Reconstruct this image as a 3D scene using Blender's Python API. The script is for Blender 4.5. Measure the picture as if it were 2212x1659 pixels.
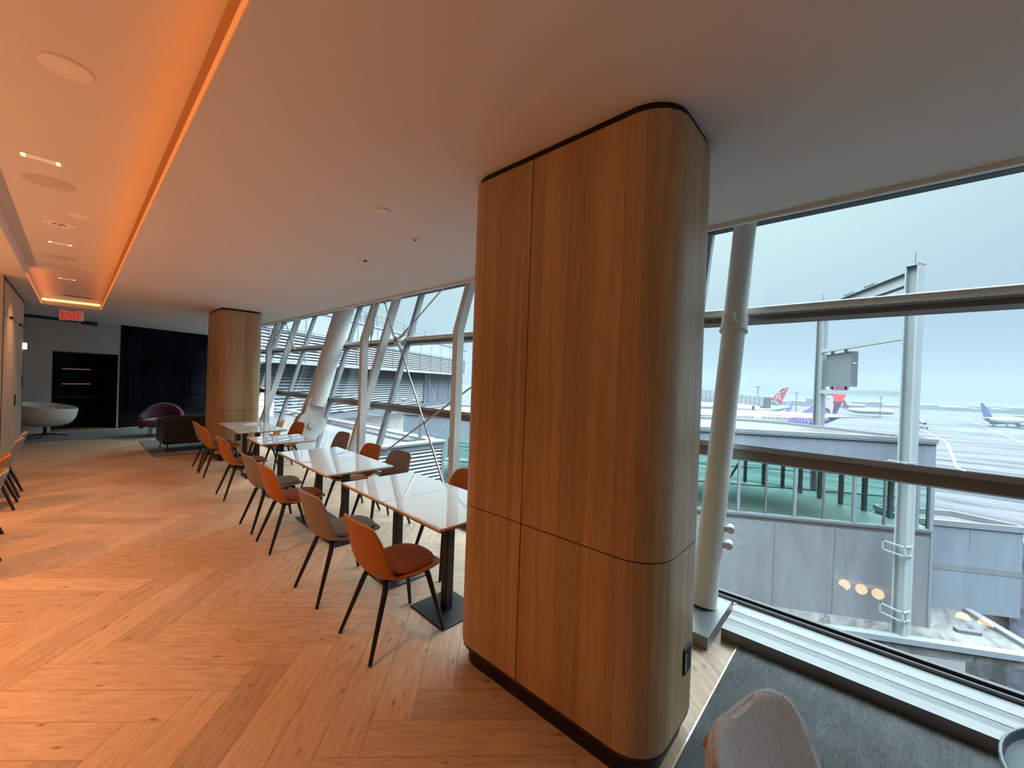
import bpy, bmesh, math, random
from mathutils import Vector, Matrix
PI = math.pi
R = math.radians
random.seed(7)
for o in list(bpy.data.objects):
    bpy.data.objects.remove(o)
SC = bpy.context.scene
COL = SC.collection

# ------------------------------------------------------------------ camera
H_EYE = 1.65
F_PX = 858.0
YAW, PITCH, ROLL = R(47.8), R(-0.33), R(2.04)
fwd = Vector((math.sin(YAW) * math.cos(PITCH), math.cos(YAW) * math.cos(PITCH), math.sin(PITCH)))
rgt0 = Vector((math.cos(YAW), -math.sin(YAW), 0))
up0 = rgt0.cross(fwd)
rgt = rgt0 * math.cos(ROLL) + up0 * math.sin(ROLL)
upv = -rgt0 * math.sin(ROLL) + up0 * math.cos(ROLL)
cd = bpy.data.cameras.new('camera')
cam = bpy.data.objects.new('camera', cd)
COL.objects.link(cam)
cd.sensor_fit = 'HORIZONTAL'
cd.sensor_width = 36.0
cd.lens = 36.0 * F_PX / 2212.0
cd.clip_start = 0.05
cd.clip_end = 6000
m3 = Matrix((rgt, upv, -fwd)).transposed()
cam.matrix_world = Matrix.Translation((0, 0, H_EYE)) @ m3.to_4x4()
SC.camera = cam

# ------------------------------------------------------------------ view
vs = SC.view_settings
vs.view_transform = 'Standard'
vs.look = 'None'
vs.gamma = 1.0
vs.use_curve_mapping = False
vs.exposure = 0.0
SC.cycles.max_bounces = 9
SC.cycles.diffuse_bounces = 4
SC.cycles.glossy_bounces = 3
SC.cycles.transparent_max_bounces = 16
SC.cycles.volume_bounces = 0
SC.cycles.sample_clamp_indirect = 25.0
SC.cycles.caustics_reflective = False
SC.cycles.caustics_refractive = False

# ------------------------------------------------------------------ world (overcast sky, bright overhead)
W = bpy.data.worlds.new('sky')
SC.world = W
W.use_nodes = True
nt = W.node_tree
nt.nodes.clear()
wo = nt.nodes.new('ShaderNodeOutputWorld')
bg = nt.nodes.new('ShaderNodeBackground')
tc = nt.nodes.new('ShaderNodeTexCoord')
sep = nt.nodes.new('ShaderNodeSeparateXYZ')
nt.links.new(tc.outputs['Generated'], sep.inputs[0])
rampe = nt.nodes.new('ShaderNodeValToRGB')
nt.links.new(sep.outputs['Z'], rampe.inputs[0])
cr = rampe.color_ramp
SKY = [(0.0, (.34, .46, .54)), (0.06, (.42, .56, .63)), (0.17, (.51, .67, .73)), (0.34, (.70, .90, .91)), (0.46, (.74, .92, .96)), (0.75, (.90, 1, 1.06))]
while len(cr.elements) < len(SKY):
    cr.elements.new(0.5)
for e, (p, c) in zip(cr.elements, SKY):
    e.position = p
    e.color = (*c, 1)
mr = nt.nodes.new('ShaderNodeMapRange')
mr.inputs['From Min'].default_value = 0.38
mr.inputs['From Max'].default_value = 0.80
mr.inputs['To Min'].default_value = 1.0
mr.inputs['To Max'].default_value = 31.0
nt.links.new(sep.outputs['Z'], mr.inputs['Value'])
# the overcast is paler and greener towards the left of the big window, bluer to the right
azim = nt.nodes.new('ShaderNodeMapRange')
azim.inputs['From Min'].default_value = -0.15
azim.inputs['From Max'].default_value = 0.45
nt.links.new(sep.outputs['Y'], azim.inputs['Value'])
tint = nt.nodes.new('ShaderNodeMixRGB')
tint.inputs[1].default_value = (0.86, 0.87, 0.93, 1)
tint.inputs[2].default_value = (1.08, 1.10, 1.06, 1)
nt.links.new(azim.outputs[0], tint.inputs[0])
wn = nt.nodes.new('ShaderNodeTexNoise')
wn.inputs['Scale'].default_value = 2.2
wn.inputs['Detail'].default_value = 3
nt.links.new(tc.outputs['Generated'], wn.inputs['Vector'])
wm = nt.nodes.new('ShaderNodeMapRange')
wm.inputs['From Min'].default_value = 0.3
wm.inputs['From Max'].default_value = 0.7
wm.inputs['To Min'].default_value = 0.95
wm.inputs['To Max'].default_value = 1.05
nt.links.new(wn.outputs[0], wm.inputs['Value'])
mul = nt.nodes.new('ShaderNodeMixRGB')
mul.blend_type = 'MULTIPLY'
mul.inputs[0].default_value = 1
nt.links.new(rampe.outputs[0], mul.inputs[1])
nt.links.new(tint.outputs[0], mul.inputs[2])
ms = nt.nodes.new('ShaderNodeMath')
ms.operation = 'MULTIPLY'
nt.links.new(mr.outputs[0], ms.inputs[0])
nt.links.new(wm.outputs[0], ms.inputs[1])
nt.links.new(mul.outputs[0], bg.inputs[0])
nt.links.new(ms.outputs[0], bg.inputs[1])
nt.links.new(bg.outputs[0], wo.inputs[0])

# ------------------------------------------------------------------ lamps of the room (warm); meshes for most are built further down, none for the hall spots
WARM = (1.0, 0.45, 0.19)
AMBER = (1.0, 0.33, 0.08)
LED = (1.0, 0.21, 0.035)


def area(name, loc, rot, sx, sy, power, color=WARM, spread=None):
    l = bpy.data.lights.new(name, 'AREA')
    l.shape = 'RECTANGLE'
    l.size, l.size_y = sx, sy
    l.energy = power
    l.color = color
    if spread:
        l.spread = spread
    o = bpy.data.objects.new(name, l)
    COL.objects.link(o)
    o.location = loc
    o.rotation_euler = rot
    return o


def spot(name, loc, power, color=WARM, size=R(95), blend=0.8, rot=(0, 0, 0), radius=0.05):
    l = bpy.data.lights.new(name, 'SPOT')
    l.energy = power
    l.color = color
    l.spot_size = size
    l.spot_blend = blend
    l.shadow_soft_size = radius
    o = bpy.data.objects.new(name, l)
    COL.objects.link(o)
    o.location = loc
    o.rotation_euler = rot
    return o


ZC = 2.82          # lower ceiling
ZU = 2.99          # ceiling inside the recess
RX0, RX1, RY0, RY1 = -0.45, 0.35, -5.0, 11.85
area('cove_light_right', (RX1 - 0.035, (RY1 - .5) / 2, ZC + 0.05), (PI, R(-50), 0), 0.03, RY1 + .4, 4.2, LED)
area('cove_light_left', (RX0 + 0.035, 10.2, ZC + 0.05), (PI, R(50), 0), 0.03, 3.2, 2.4, LED)
area('bar_uplight', (-1.35, 4.2, 1.0), (PI, 0, 0), 0.05, 8.3, 42, (1.0, 0.38, 0.13), R(150))
for i, y in enumerate((2.2, 4.17, 6.84, 9.5)):
    spot('recess_downlight_beam', (-0.13, y, ZU - 0.02), (105, 165, 170, 105)[i], WARM, R(110), 0.9)
for i, (x, y) in enumerate(((-1.7, 3.0), (-1.8, 5.0), (-2.0, 7.2), (-4.2, 3.4), (-4.2, 6.0))):
    spot('unseen_hall_spot', (x, y, ZC - 0.03), 290, AMBER, R(104), 0.9)  # unseen spots added to warm the hall floor and pillar, no fixtures


# ------------------------------------------------------------------ node helpers
class G:
    def __init__(s, name):
        s.m = bpy.data.materials.new(name)
        s.m.use_nodes = True
        s.t = s.m.node_tree
        s.t.nodes.clear()
        s.out = s.t.nodes.new('ShaderNodeOutputMaterial')

    def n(s, typ, **kw):
        x = s.t.nodes.new('ShaderNode' + typ)
        for k, v in kw.items():
            setattr(x, k, v)
        return x

    def set(s, sock, v):
        if isinstance(v, bpy.types.NodeSocket):
            s.t.links.new(v, sock)
        elif isinstance(v, (tuple, list)):
            if len(v) == 3 and sock.type == 'RGBA':
                v = (*v, 1)
            sock.default_value = v
        else:
            sock.default_value = v

    def math(s, op, a, b=0.0, c=None):
        x = s.n('Math', operation=op)
        s.set(x.inputs[0], a)
        s.set(x.inputs[1], b)
        if c is not None:
            s.set(x.inputs[2], c)
        return x.outputs[0]

    def coord(s, kind='Object'):
        return s.n('TexCoord').outputs[kind]

    def pos(s):
        return s.n('NewGeometry').outputs['Position']

    def xyz(s, v):
        x = s.n('SeparateXYZ')
        s.set(x.inputs[0], v)
        return x.outputs

    def comb(s, a, b, c):
        x = s.n('CombineXYZ')
        for i, v in enumerate((a, b, c)):
            s.set(x.inputs[i], v)
        return x.outputs[0]

    def mapping(s, v, scale=(1, 1, 1), rot=(0, 0, 0), loc=(0, 0, 0)):
        x = s.n('Mapping')
        s.set(x.inputs['Vector'], v)
        x.inputs['Scale'].default_value = scale
        x.inputs['Rotation'].default_value = rot
        x.inputs['Location'].default_value = loc
        return x.outputs[0]

    def noise(s, v, scale, detail=3, rough=0.5, dist=0.0, out=0):
        x = s.n('TexNoise')
        s.set(x.inputs['Vector'], v)
        x.inputs['Scale'].default_value = scale
        x.inputs['Detail'].default_value = detail
        x.inputs['Roughness'].default_value = rough
        x.inputs['Distortion'].default_value = dist
        return x.outputs[out]

    def white(s, v):
        x = s.n('TexWhiteNoise', noise_dimensions='3D')
        s.set(x.inputs['Vector'], v)
        return x.outputs['Value']

    def ramp(s, f, stops, interp='LINEAR'):
        x = s.n('ValToRGB')
        s.set(x.inputs[0], f)
        r = x.color_ramp
        r.interpolation = interp
        while len(r.elements) < len(stops):
            r.elements.new(0.5)
        for e, (p, c) in zip(r.elements, stops):
            e.position = p
            if not isinstance(c, (tuple, list)):
                c = (c, c, c)
            e.color = (*c, 1)
        return x.outputs[0]

    def mix(s, f, a, b, mode='MIX'):
        x = s.n('MixRGB', blend_type=mode)
        s.set(x.inputs[0], f)
        s.set(x.inputs[1], a)
        s.set(x.inputs[2], b)
        return x.outputs[0]

    def bump(s, h, strength=0.2, dist=0.01):
        x = s.n('Bump')
        s.set(x.inputs['Height'], h)
        x.inputs['Strength'].default_value = strength
        x.inputs['Distance'].default_value = dist
        return x.outputs[0]

    def bsdf(s, color, rough=0.5, metal=0.0, spec=0.5, normal=None, coat=0.0, sheen=0.0, emit=None, es=0.0):
        b = s.n('BsdfPrincipled')
        s.set(b.inputs['Base Color'], color)
        s.set(b.inputs['Roughness'], rough)
        s.set(b.inputs['Metallic'], metal)
        s.set(b.inputs['Specular IOR Level'], spec)
        b.inputs['Coat Weight'].default_value = coat
        b.inputs['Coat Roughness'].default_value = 0.02
        b.inputs['Sheen Weight'].default_value = sheen
        if emit:
            s.set(b.inputs['Emission Color'], emit)
            b.inputs['Emission Strength'].default_value = es
        if normal is not None:
            s.set(b.inputs['Normal'], normal)
        return b.outputs[0]

    def done(s, sh):
        s.t.links.new(sh, s.out.inputs[0])
        return s.m


def plain(name, color, rough=0.5, metal=0.0, spec=0.5, var=0.06, scale=6.0, bump=0.0, coat=0.0, sheen=0.0):
    g = G(name)
    v = g.coord()
    n = g.noise(v, scale, 4, 0.55)
    a = tuple(max(0, c * (1 - var)) for c in color)
    b = tuple(min(1, c * (1 + var)) for c in color)
    c = g.ramp(n, [(0.3, a), (0.7, b)])
    nm = g.bump(g.noise(v, scale * 14, 3), bump, 0.004) if bump else None
    return g.done(g.bsdf(c, rough, metal, spec, nm, coat, sheen))


def emitter(name, color, s):
    g = G(name)
    e = g.n('Emission')
    e.inputs[0].default_value = (*color, 1)
    e.inputs[1].default_value = s
    return g.done(e.outputs[0])


def glass(name, tintc, gloss=1.0, mixdirt=0.0, ior=1.5):
    g = G(name)
    tr = g.n('BsdfTransparent')
    tr.inputs[0].default_value = (*tintc, 1)
    gl = g.n('BsdfGlossy')
    gl.inputs['Roughness'].default_value = 0.0
    fr = g.n('Fresnel')
    ge = g.n('NewGeometry')
    g.set(fr.inputs[0], g.math('ADD', ior, g.math('MULTIPLY', ge.outputs['Backfacing'], 1 / ior - ior)))
    f = g.math('MULTIPLY', fr.outputs[0], gloss)
    mx = g.n('MixShader')
    g.set(mx.inputs[0], f)
    g.t.links.new(tr.outputs[0], mx.inputs[1])
    g.t.links.new(gl.outputs[0], mx.inputs[2])
    return g.done(mx.outputs[0])


# ------------------------------------------------------------------ materials
def mat_floor():
    g = G('oak_herringbone')
    p = g.pos()
    X, Y, Z = g.xyz(p)
    s2 = 1 / math.sqrt(2)
    Wd, n = 0.1886, 6
    xs = g.math('ADD', X, 60.0 - 0.045)
    ys = g.math('ADD', Y, 0.0)
    a = g.math('DIVIDE', g.math('ADD', g.math('MULTIPLY', g.math('SUBTRACT', xs, ys), s2), 0.0), Wd)
    b = g.math('DIVIDE', g.math('ADD', g.math('MULTIPLY', g.math('ADD', xs, ys), s2), 0.0), Wd)
    i = g.math('FLOOR', a)
    j = g.math('FLOOR', b)
    m = g.math('FLOORED_MODULO', g.math('SUBTRACT', i, j), 2 * n)
    hor = g.math('LESS_THAN', m, n - 0.5)
    ver = g.math('SUBTRACT', 1.0, hor)
    # horizontal plank: id (i-m, j), along a
    ih = g.math('SUBTRACT', i, m)
    uh = g.math('SUBTRACT', a, ih)
    vh = g.math('SUBTRACT', b, j)
    j0 = g.math('SUBTRACT', j, g.math('SUBTRACT', 2 * n - 1.0, m))
    uv_ = g.math('SUBTRACT', b, j0)
    vv = g.math('SUBTRACT', a, i)

    def sel(h, v):
        return g.math('ADD', g.math('MULTIPLY', h, hor), g.math('MULTIPLY', v, ver))
    u = sel(uh, uv_)
    w = sel(vh, vv)
    id1 = sel(ih, i)
    id2 = sel(j, j0)
    idv = g.comb(id1, id2, hor)
    rnd = g.white(idv)
    rnd2 = g.white(g.comb(id2, id1, 3.3))
    # edges
    eu = g.math('MINIMUM', u, g.math('SUBTRACT', float(n), u))
    ev = g.math('MINIMUM', w, g.math('SUBTRACT', 1.0, w))
    e = g.math('MINIMUM', eu, ev)
    joint = g.ramp(e, [(0.0, 0.0), (0.012, 0.25), (0.026, 1.0)])
    # grain
    gu = g.math('ADD', g.math('MULTIPLY', u, 0.30), g.math('MULTIPLY', rnd, 37.0))
    gv = g.math('ADD', g.math('MULTIPLY', w, 2.2), g.math('MULTIPLY', rnd2, 53.0))
    vec = g.comb(gu, gv, 0.0)
    gr = g.noise(vec, 3.2, 6, 0.62, 0.6)
    fine = g.noise(g.comb(g.math('MULTIPLY', gu, 2.5), g.math('MULTIPLY', gv, 9.0), 0.0), 3.0, 3, 0.6)
    col = g.ramp(gr, [(0.26, (.25, .165, .10)), (0.44, (.44, .315, .21)), (0.58, (.52, .385, .265)), (0.74, (.62, .48, .345))])
    col = g.mix(0.34, col, g.ramp(fine, [(0.3, (.30, .20, .12)), (0.7, (.64, .50, .36))]))
    tone = g.ramp(rnd, [(0.0, (0.84, 0.83, 0.81)), (1.0, (1.10, 1.10, 1.10))])
    col = g.mix(1.0, col, tone, 'MULTIPLY')
    # knots
    vo = g.n('TexVoronoi')
    g.set(vo.inputs['Vector'], g.comb(g.math('MULTIPLY', gu, 2.6), g.math('MULTIPLY', gv, 1.1), 0.0))
    vo.inputs['Scale'].default_value = 1.15
    kn = g.ramp(vo.outputs['Distance'], [(0.0, (.30, .20, .13)), (0.07, (.45, .33, .22)), (0.14, (1, 1, 1))])
    col = g.mix(0.85, col, kn, 'MULTIPLY')
    col = g.mix(1.0, col, g.mix(joint, (0.70, 0.67, 0.63), (1, 1, 1)), 'MULTIPLY')
    hgt = g.math('ADD', g.math('MULTIPLY', joint, 0.6), g.math('MULTIPLY', gr, 0.25))
    nm = g.bump(hgt, 0.12, 0.003)
    rg = g.ramp(gr, [(0.2, 0.50), (0.8, 0.38)])
    return g.done(g.bsdf(col, rg, 0, 0.45, nm))


def mat_veneer(name='oak_veneer', k=1.0):
    g = G(name)
    v = g.coord()
    X, Y, Z = g.xyz(v)
    s = g.math('ADD', g.math('MULTIPLY', X, 1.0), g.math('MULTIPLY', Y, 1.0))
    strip = g.math('FLOOR', g.math('MULTIPLY', s, 7.0))
    rnd = g.white(g.comb(strip, 1.7, 4.0))
    vec = g.comb(g.math('MULTIPLY', X, 16.0), g.math('MULTIPLY', Y, 16.0), g.math('ADD', g.math('MULTIPLY', Z, 0.55), g.math('MULTIPLY', rnd, 9.0)))
    gr = g.noise(vec, 1.1, 6, 0.6, 1.1)
    fine = g.noise(g.comb(g.math('MULTIPLY', X, 150.0), g.math('MULTIPLY', Y, 150.0), g.math('MULTIPLY', Z, 3.0)), 1.0, 3, 0.6)
    col = g.ramp(gr, [(0.30, (.34 * k, .215 * k, .095 * k)), (0.52, (.44 * k, .29 * k, .14 * k)), (0.72, (.52 * k, .36 * k, .19 * k))])
    col = g.mix(0.20, col, g.ramp(fine, [(0.35, (.22 * k, .13 * k, .06 * k)), (0.65, (.56 * k, .40 * k, .24 * k))]))
    col = g.mix(1.0, col, g.ramp(rnd, [(0, (.88, .88, .87)), (1, (1.08, 1.08, 1.08))]), 'MULTIPLY')
    nm = g.bump(fine, 0.15, 0.002)
    return g.done(g.bsdf(col, 0.42, 0, 0.4, nm))


def mat_carpet(name, c1, c2, ang=0.6):
    g = G(name)
    p = g.pos()
    mp = g.mapping(p, (22, 150, 10), (0, 0, ang))
    n = g.noise(mp, 1.0, 4, 0.65, 0.8)
    n2 = g.noise(g.mapping(p, (5, 12, 4), (0, 0, ang)), 1.0, 3)
    c = g.ramp(n, [(0.32, c1), (0.66, c2)])
    c = g.mix(0.35, c, g.ramp(n2, [(0.3, c1), (0.7, c2)]))
    return g.done(g.bsdf(c, 0.95, 0, 0.1, g.bump(n, 0.6, 0.01), sheen=0.2))


def mat_leather(name, c):
    g = G(name)
    v = g.coord()
    n = g.noise(v, 3.0, 3)
    vo = g.n('TexVoronoi')
    g.set(vo.inputs['Vector'], v)
    vo.inputs['Scale'].default_value = 260
    col = g.ramp(n, [(0.3, tuple(x * .90 for x in c)), (0.7, tuple(x * 1.08 for x in c))])
    return g.done(g.bsdf(col, 0.42, 0, 0.45, g.bump(vo.outputs['Distance'], 0.12, 0.001)))


def mat_boucle():
    g = G('boucle_wool')
    v = g.coord()
    n = g.noise(v, 120, 5, 0.75, 1.5)
    n2 = g.noise(v, 300, 3, 0.6)
    col = g.ramp(n, [(0.32, (.40, .405, .41)), (0.5, (.68, .69, .70)), (0.68, (.92, .93, .94))])
    h = g.math('ADD', n, g.math('MULTIPLY', n2, 0.4))
    return g.done(g.bsdf(col, 1.0, 0, 0.1, g.bump(h, 0.6, 0.006), sheen=0.3))


def mat_stone(name, c1, c2, rough=0.25, coat=0.0):
    g = G(name)
    v = g.coord()
    n = g.noise(v, 3.0, 6, 0.6, 0.8)
    col = g.ramp(n, [(0.3, c1), (0.7, c2)])
    return g.done(g.bsdf(col, rough, 0, 0.5, None, coat))


def mat_tarmac():
    g = G('wet_tarmac')
    p = g.pos()
    X, Y, Z = g.xyz(p)
    st = g.noise(g.mapping(p, (0.05, 0.006, 0.1), (0, 0, R(35))), 1.0, 6, 0.62, 1.2)
    st2 = g.noise(g.mapping(p, (0.22, 0.03, 0.1), (0, 0, R(38))), 1.0, 5, 0.6, 0.8)
    st3 = g.noise(g.mapping(p, (0.16, 0.03, 0.1), (0, 0, R(-40))), 1.0, 4, 0.6, 0.5)
    c = g.ramp(st, [(0.38, (.07, .08, .095)), (0.50, (.15, .17, .195)), (0.60, (.38, .405, .425))])
    c = g.mix(0.55, c, g.ramp(st2, [(0.42, (.06, .07, .085)), (0.52, (.15, .17, .19)), (0.60, (.36, .385, .41))]))
    c = g.mix(g.ramp(st3, [(0.60, 0.0), (0.72, 0.5)]), c, (.30, .325, .35))
    c = g.mix(1.0, c, (.185, .195, .215), 'MULTIPLY')
    rr = g.ramp(st2, [(0.35, 0.25), (0.65, 0.7)])
    return g.done(g.bsdf(c, rr, 0, 0.5))


def mat_panel(name, c, sx=1.1, streak=0.35, dz=0.0):
    g = G(name)
    v = g.coord()
    X, Y, Z = g.xyz(v)
    n = g.noise(g.mapping(v, (0.9, 0.9, 0.16)), 2.0, 5, 0.6, 0.5)
    n2 = g.noise(g.mapping(v, (0.5, 0.5, 0.5)), 1.2, 5, 0.6)
    col = g.ramp(n, [(0.3, tuple(x * (1 - streak * .5) for x in c)), (0.7, tuple(x * (1 + streak * .35) for x in c))])
    col = g.mix(0.3, col, g.ramp(n2, [(0.3, tuple(x * .72 for x in c)), (0.7, tuple(x * 1.12 for x in c))]))
    return g.done(g.bsdf(col, 0.5, 0.0, 0.4))


M = {}
M['floor'] = mat_floor()
M['veneer'] = mat_veneer()
M['veneer_pale'] = plain('pale_wall_panel', (.50, .43, .33), 0.55, var=.05, scale=1.5)
M['ceiling'] = plain('ceiling_paint', (.73, .715, .68), 0.9, spec=.15, var=.01, scale=1)
M['wall'] = plain('greige_plaster', (.44, .40, .34), 0.85, var=.04, scale=1.2)
M['black'] = plain('black_laminate', (.010, .010, .011), 0.45, spec=.3)
M['black_metal'] = plain('black_powdercoat', (.012, .012, .013), 0.4, spec=.4)
M['niche'] = plain('niche_black', (.006, .006, .006), 0.7, spec=.2)
M['darkwall'] = plain('charcoal_relief_panel', (.007, .0085, .011), .9, spec=.04, var=.7, scale=1.5)
M['seam'] = plain('seam_dark_brown', (.05, .012, .006), 0.7)
M['orange'] = mat_leather('cognac_leather', (.44, .150, .020))
M['orangecush'] = mat_leather('cognac_seat_leather', (.25, .082, .022))
M['grey'] = mat_leather('warm_grey_leather', (.25, .243, .236))
M['greycush'] = mat_leather('slate_grey_leather', (.17, .17, .165))
M['marble'] = mat_stone('polished_white_top', (.82, .87, .89), (.86, .92, .94), 0.04, 1.0)
M['edge'] = plain('table_edge_brown', (.34, .17, .09), .5)
M['white_steel'] = plain('white_painted_steel', (.64, .65, .62), 0.38, var=.03)
M['mullion'] = plain('grey_aluminium', (.30, .33, .35), 0.35, metal=.25)
M['transom'] = plain('brown_grey_aluminium', (.19, .165, .15), 0.4, metal=.2)
M['gasket'] = plain('black_gasket', (.01, .012, .014), .5)
M['stainless'] = plain('stainless_rod', (.42, .42, .41), 0.28, metal=.85)
M['glass'] = glass('window_glass', (.93, .97, .965), 1.0)
M['green_glass'] = glass('green_tinted_glass', (.60, .84, .78), 1.1)
M['plinth'] = mat_stone('pale_grey_stone', (.12, .138, .145), (.165, .185, .192), 0.3)
M['grille'] = plain('aluminium_grille', (.15, .16, .17), .35, metal=.6)
M['grillebar'] = plain('aluminium_grille_bar', (.16, .17, .18), .3, metal=.6)
M['rug'] = mat_carpet('charcoal_woven_rug', (.022, .027, .029), (.125, .142, .143), R(-28))
M['rug2'] = mat_carpet('dark_grey_lounge_carpet', (.055, .058, .06), (.13, .135, .14), 0.3)
M['brass'] = plain('brass_trim', (.72, .60, .36), .3, metal=.8)
M['boucle'] = mat_boucle()
M['bluegrey'] = plain('blue_grey_tray_lacquer', (.13, .215, .25), .45)
M['bluegrey_rim'] = plain('blue_grey_tray_rim', (.20, .29, .32), .3)
M['white_shell'] = plain('white_shell_lacquer', (.82, .82, .78), .35)
M['burgundy'] = plain('burgundy_velvet', (.095, .018, .045), .85, sheen=.4)
M['sofa'] = plain('dark_brown_leather', (.012, .008, .0075), .5)
M['darkgrey'] = plain('dark_slate_fabric', (.03, .033, .04), .8)
M['exit_face'] = emitter('exit_backlit_face', (.50, .20, .14), .5)
M['exit_red'] = emitter('exit_red_letters', (1.0, .035, .025), 0.55)
M['lamp_face'] = emitter('downlight_warm_face', (1.0, .62, .34), 2.2)
M['lamp_hot'] = emitter('downlight_hot_face', (1.0, .62, .30), 24.0)
M['led'] = emitter('cove_led_strip', (1.0, .25, .06), .95)
M['led_hot'] = emitter('cove_led_end_strip', (1.0, .56, .20), 2.4)
M['led_dim'] = emitter('shelf_led_strip', (1.0, .50, .36), .20)
M['paint_disc'] = plain('painted_cover', (.86, .84, .80), .7)
M['speaker'] = plain('speaker_grille', (.60, .56, .53), .9)
M['trim_white'] = plain('white_trim', (.74, .74, .73), .5)
M['dark_hole'] = plain('dark_aperture', (.02, .02, .02), .9)
M['paper'] = plain('white_card', (.8, .8, .78), .7)
# outdoors
M['tarmac'] = mat_tarmac()
M['line'] = plain('road_marking_white', (.24, .26, .27), .6, var=.15)
M['panel'] = mat_panel('blue_grey_metal_panel', (.205, .245, .285))
M['panel_dark'] = mat_panel('grey_metal_panel', (.185, .200, .212), streak=.5)
M['coping'] = plain('pale_coping', (.20, .23, .25), .4)
M['roof_grey'] = mat_panel('gravel_roof', (.060, .058, .060), streak=.5)
M['slab'] = plain('corridor_floor', (.075, .062, .058), .5, var=.3, scale=.6)
M['gantry'] = mat_panel('gantry_grey_steel', (.30, .345, .355), streak=.2)
M['gantry_dark'] = plain('gantry_fitting', (.12, .13, .14), .6)
M['signbox'] = plain('sign_back_grey', (.125, .145, .16), .5)
M['white_plane'] = plain('aircraft_white', (.36, .41, .41), .35, var=.03, scale=.2)
M['plane_grey'] = plain('aircraft_grey', (.22, .24, .26), .4)
M['purple'] = plain('aircraft_violet', (.26, .19, .50), .4, var=.2, scale=.3)
M['plum'] = plain('aircraft_plum', (.24, .07, .13), .45, var=.2, scale=.3)
M['plum_dark'] = plain('aircraft_dark_plum', (.105, .07, .12), .45)
M['face'] = plain('emblem_white', (.5, .53, .55), .5)
M['coral'] = plain('emblem_coral', (.80, .10, .12), .5, var=.15, scale=.6)
M['red'] = plain('tail_red', (.48, .075, .09), .5)
M['green'] = plain('tail_green', (.04, .33, .20), .5)
M['navy'] = plain('tail_navy', (.075, .10, .26), .5)
M['darkred'] = plain('tail_dark_red', (.17, .05, .07), .5)
M['haze_far'] = plain('far_buildings', (.16, .19, .21), .9, var=.4, scale=.02)
M['blue_tarp'] = plain('blue_canopy', (.06, .13, .36), .6)
M['blue_sign'] = plain('blue_sign', (.04, .16, .40), .5)
M['louver'] = plain('pale_louvre', (.52, .58, .59), .5)
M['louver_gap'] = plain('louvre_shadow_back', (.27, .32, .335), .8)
M['cream'] = plain('cream_corrugated', (.55, .52, .38), .6)
g = G('white_roof_membrane')
_p = g.pos()
_n = g.noise(g.mapping(_p, (0.7, 2.2, 1), (0, 0, R(60))), 1.0, 7, 0.68, 0.8)
M['membrane'] = g.done(g.bsdf(g.ramp(_n, [(0.34, (.05, .052, .047)), (0.46, (.12, .123, .118)), (0.62, (.18, .188, .182))]), 0.6))


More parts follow.
